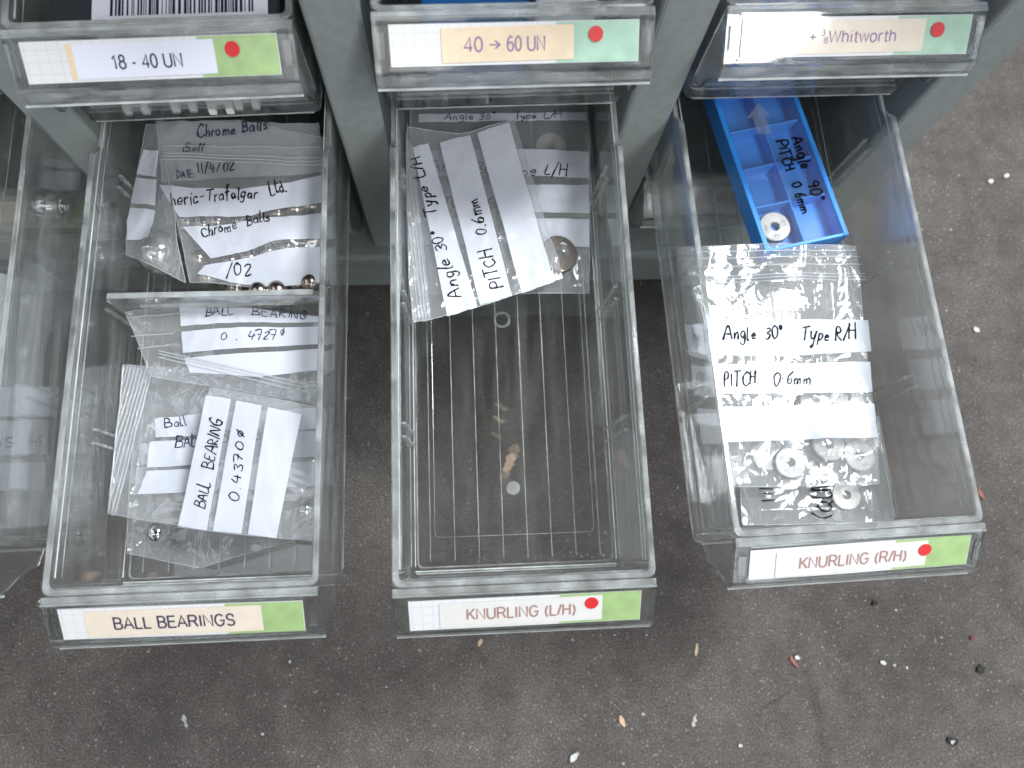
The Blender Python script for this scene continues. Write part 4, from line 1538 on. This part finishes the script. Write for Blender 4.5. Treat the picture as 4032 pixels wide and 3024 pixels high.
# ---------------------------------------------------------------- litter on the floor
def chip(name, px, py, length, width, thick, ang, m, label, cat, curl=.3, seed=0, jag=.25):
    length, width = length * .86, width * .86
    rg = random.Random(seed + int(px))
    n = 9
    mb = MB()
    top, bot = [], []
    for i in range(n):
        t = i / (n - 1)
        env = (math.sin(math.pi * min(max(t * .9 + .05, 0), 1))) ** .5
        w1 = width / 2 * env * (1 + rg.uniform(-jag, jag))
        w2 = width / 2 * env * (1 + rg.uniform(-jag, jag))
        x = (t - .5) * length
        z = curl * thick * (4 * (t - .5) ** 2) + thick * .5
        top.append(((x, w1, z + rg.uniform(0, .3) * thick), (x, -w2, z + rg.uniform(0, .3) * thick)))
    vs = []
    for a, b_ in top:
        vs += [a, b_, (a[0], a[1] * .8, a[2] - thick * .8), (b_[0], b_[1] * .8, b_[2] - thick * .8)]
    fs = [(0, 1, 3, 2), (4 * n - 4, 4 * n - 2, 4 * n - 1, 4 * n - 3)]
    for i in range(n - 1):
        a, b_ = 4 * i, 4 * i + 4
        fs += [(a, b_, b_ + 1, a + 1), (a + 2, a + 3, b_ + 3, b_ + 2), (a, a + 2, b_ + 2, b_), (a + 1, b_ + 1, b_ + 3, a + 3)]
    mb.add(vs, fs)
    o = mb.build(name, m)
    o.location = at(px, py, FLOOR_Z + .0003)
    o.rotation_euler = (0, 0, ang)
    tag(o, label, cat)
    return o


chip('paint_flake', 2107, 713, .0050, .0034, .0015, -.6, PALECHIP, 'white flake on the floor right of the KNURLING (R/H) drawer', 'flake')
chip('paint_flake', 2172, 381, .0050, .0030, .0015, .5, PALECHIP, 'white flake at the upper right edge, the upper of two', 'flake')
chip('paint_flake', 2138, 393, .0044, .0034, .0015, .3, PALECHIP, 'white flake at the upper right edge, the lower of two', 'flake')
chip('curled_shaving', 1240, 1633, .0072, .0034, .0022, .75, PALECHIP, 'white ridged curl on the floor at the bottom edge', 'shaving', curl=.8)
chip('wood_shaving', 1344, 1557, .0072, .0028, .0012, -1.2, WOOD, 'tan wood splinter on the floor below the KNURLING (L/H) drawer', 'shaving')
chip('straw_sliver', 1504, 1403, .0078, .0018, .0010, 1.35, STRAW, 'straw coloured forked sliver on the floor below the drawers', 'sliver')
chip('bark_chip', 1713, 1428, .0076, .0024, .0016, -1.05, BROWN, 'brown splinter with a white flake touching it', 'splinter')
chip('paint_flake', 1721, 1420, .0036, .0024, .0014, -.3, PALECHIP, 'white flake touching the brown splinter', 'flake')
chip('paint_flake', 1906, 1431, .0040, .0024, .0015, -.4, PALECHIP, 'white oval flake alone on the floor below the KNURLING (R/H) card', 'flake')
chip('red_flake', 2097, 1378, .0028, .0024, .0016, .8, REDCHIP, 'dark red flake on the floor at the right', 'flake', jag=.1)
chip('fibre_clump', 2117, 1446, .0060, .0045, .0016, .2, DARKCHIP, 'dark fibre clump on the floor near the right edge', 'fluff', jag=.7)
chip('stone_chip', 2055, 1600, .0070, .0046, .0018, -.3, DARKCHIP, 'dark stone chip with a pale centre at the lower right', 'chip', jag=.4)
chip('paint_flake', 2053, 1601, .0030, .0022, .0030, .6, PALECHIP, 'pale flake lying on the dark stone chip at the lower right', 'flake')
chip('paint_flake', 1598, 1610, .0026, .0020, .0015, .2, PALECHIP, 'small white flake near the bottom edge', 'flake')
chip('dust_smear', 1500, 1556, .0080, .0022, .0004, 1.2, GREYGRIT, 'pale dusty smear on the floor below the straw sliver', 'smear', jag=.7)
chip('bark_chip', 2117, 1067, .0080, .0026, .0014, -1.2, BROWN, 'brown splinter beside the right wall of the KNURLING (R/H) drawer', 'splinter')
chip('wood_shaving', 1100, 1000, .0135, .0060, .0010, 1.15, WOOD, 'tan wood shaving on the floor seen through the KNURLING (L/H) drawer', 'shaving', jag=.45)
chip('wood_shaving', 1077, 906, .0090, .0032, .0008, -.5, STRAW, 'thin pale shaving on the floor seen through the KNURLING (L/H) drawer', 'shaving', jag=.5)
chip('wood_shaving', 203, 1243, .0085, .0050, .0008, .4, WOOD, 'tan crumb on the floor seen through the front left of the BALL BEARINGS drawer', 'shaving', jag=.5)
chip('dust_smear', 400, 1557, .0080, .0022, .0004, -1.2, GREYGRIT, 'pale dusty smear on the floor below the BALL BEARINGS card', 'smear', jag=.7)
chip('pebble', 1887, 1302, .0034, .0030, .0024, 0, DARKCHIP, 'dark pebble just below the KNURLING (R/H) card', 'pebble', jag=.1)
chip('wood_shaving', 1037, 1388, .0050, .0022, .0008, 1.2, WOOD, 'tiny tan shaving just below the KNURLING (L/H) card', 'shaving', jag=.4)

# loose grit too fine to count
gm = MB()
rg = random.Random(99)
for i in range(1100):
    x, y = rg.uniform(-.42, .36), rg.uniform(-.26, .33)
    s = .00018 + .0006 * rg.random() ** 4
    vs = [(x + s * rg.uniform(.6, 1.2) * a, y + s * rg.uniform(.6, 1.2) * b_, FLOOR_Z + c * s) for a, b_, c in ((1, 0, .1), (0, 1, .1), (-1, 0, .1), (0, -1, .1), (rg.uniform(-.3, .3), rg.uniform(-.3, .3), 1))]
    k = rg.random()
    gm.add(vs, [(0, 1, 4), (1, 2, 4), (2, 3, 4), (3, 0, 4)], 0 if k < .55 else 1 if k < .9 else 2)
for (cx_, cy_, n_f, sg) in ((1285, 1245, 60, .011), (1300, 1310, 40, .014), (640, 1430, 30, .02), (170, 1330, 30, .014), (1340, 1560, 16, .01), (2000, 420, 30, .012), (1950, 1340, 24, .02)):
    c0 = at(cx_, cy_, FLOOR_Z)
    for i in range(n_f):
        x, y = rg.gauss(c0.x, sg), rg.gauss(c0.y, sg)
        s = .0003 + .0008 * rg.random() ** 3
        vs = [(x + s * rg.uniform(.5, 1.3) * a, y + s * rg.uniform(.5, 1.3) * b_, FLOOR_Z + c * s * .6) for a, b_, c in ((1, 0, .1), (0, 1, .1), (-1, 0, .1), (0, -1, .1), (rg.uniform(-.3, .3), rg.uniform(-.3, .3), 1))]
        gm.add(vs, [(0, 1, 4), (1, 2, 4), (2, 3, 4), (3, 0, 4)], rg.choice((0, 1, 1)))
go = gm.build('grit', [PALECHIP, GREYGRIT, WOOD])
tag(go, 'fine pale grit scattered over the concrete', 'grit', kind='stuff')
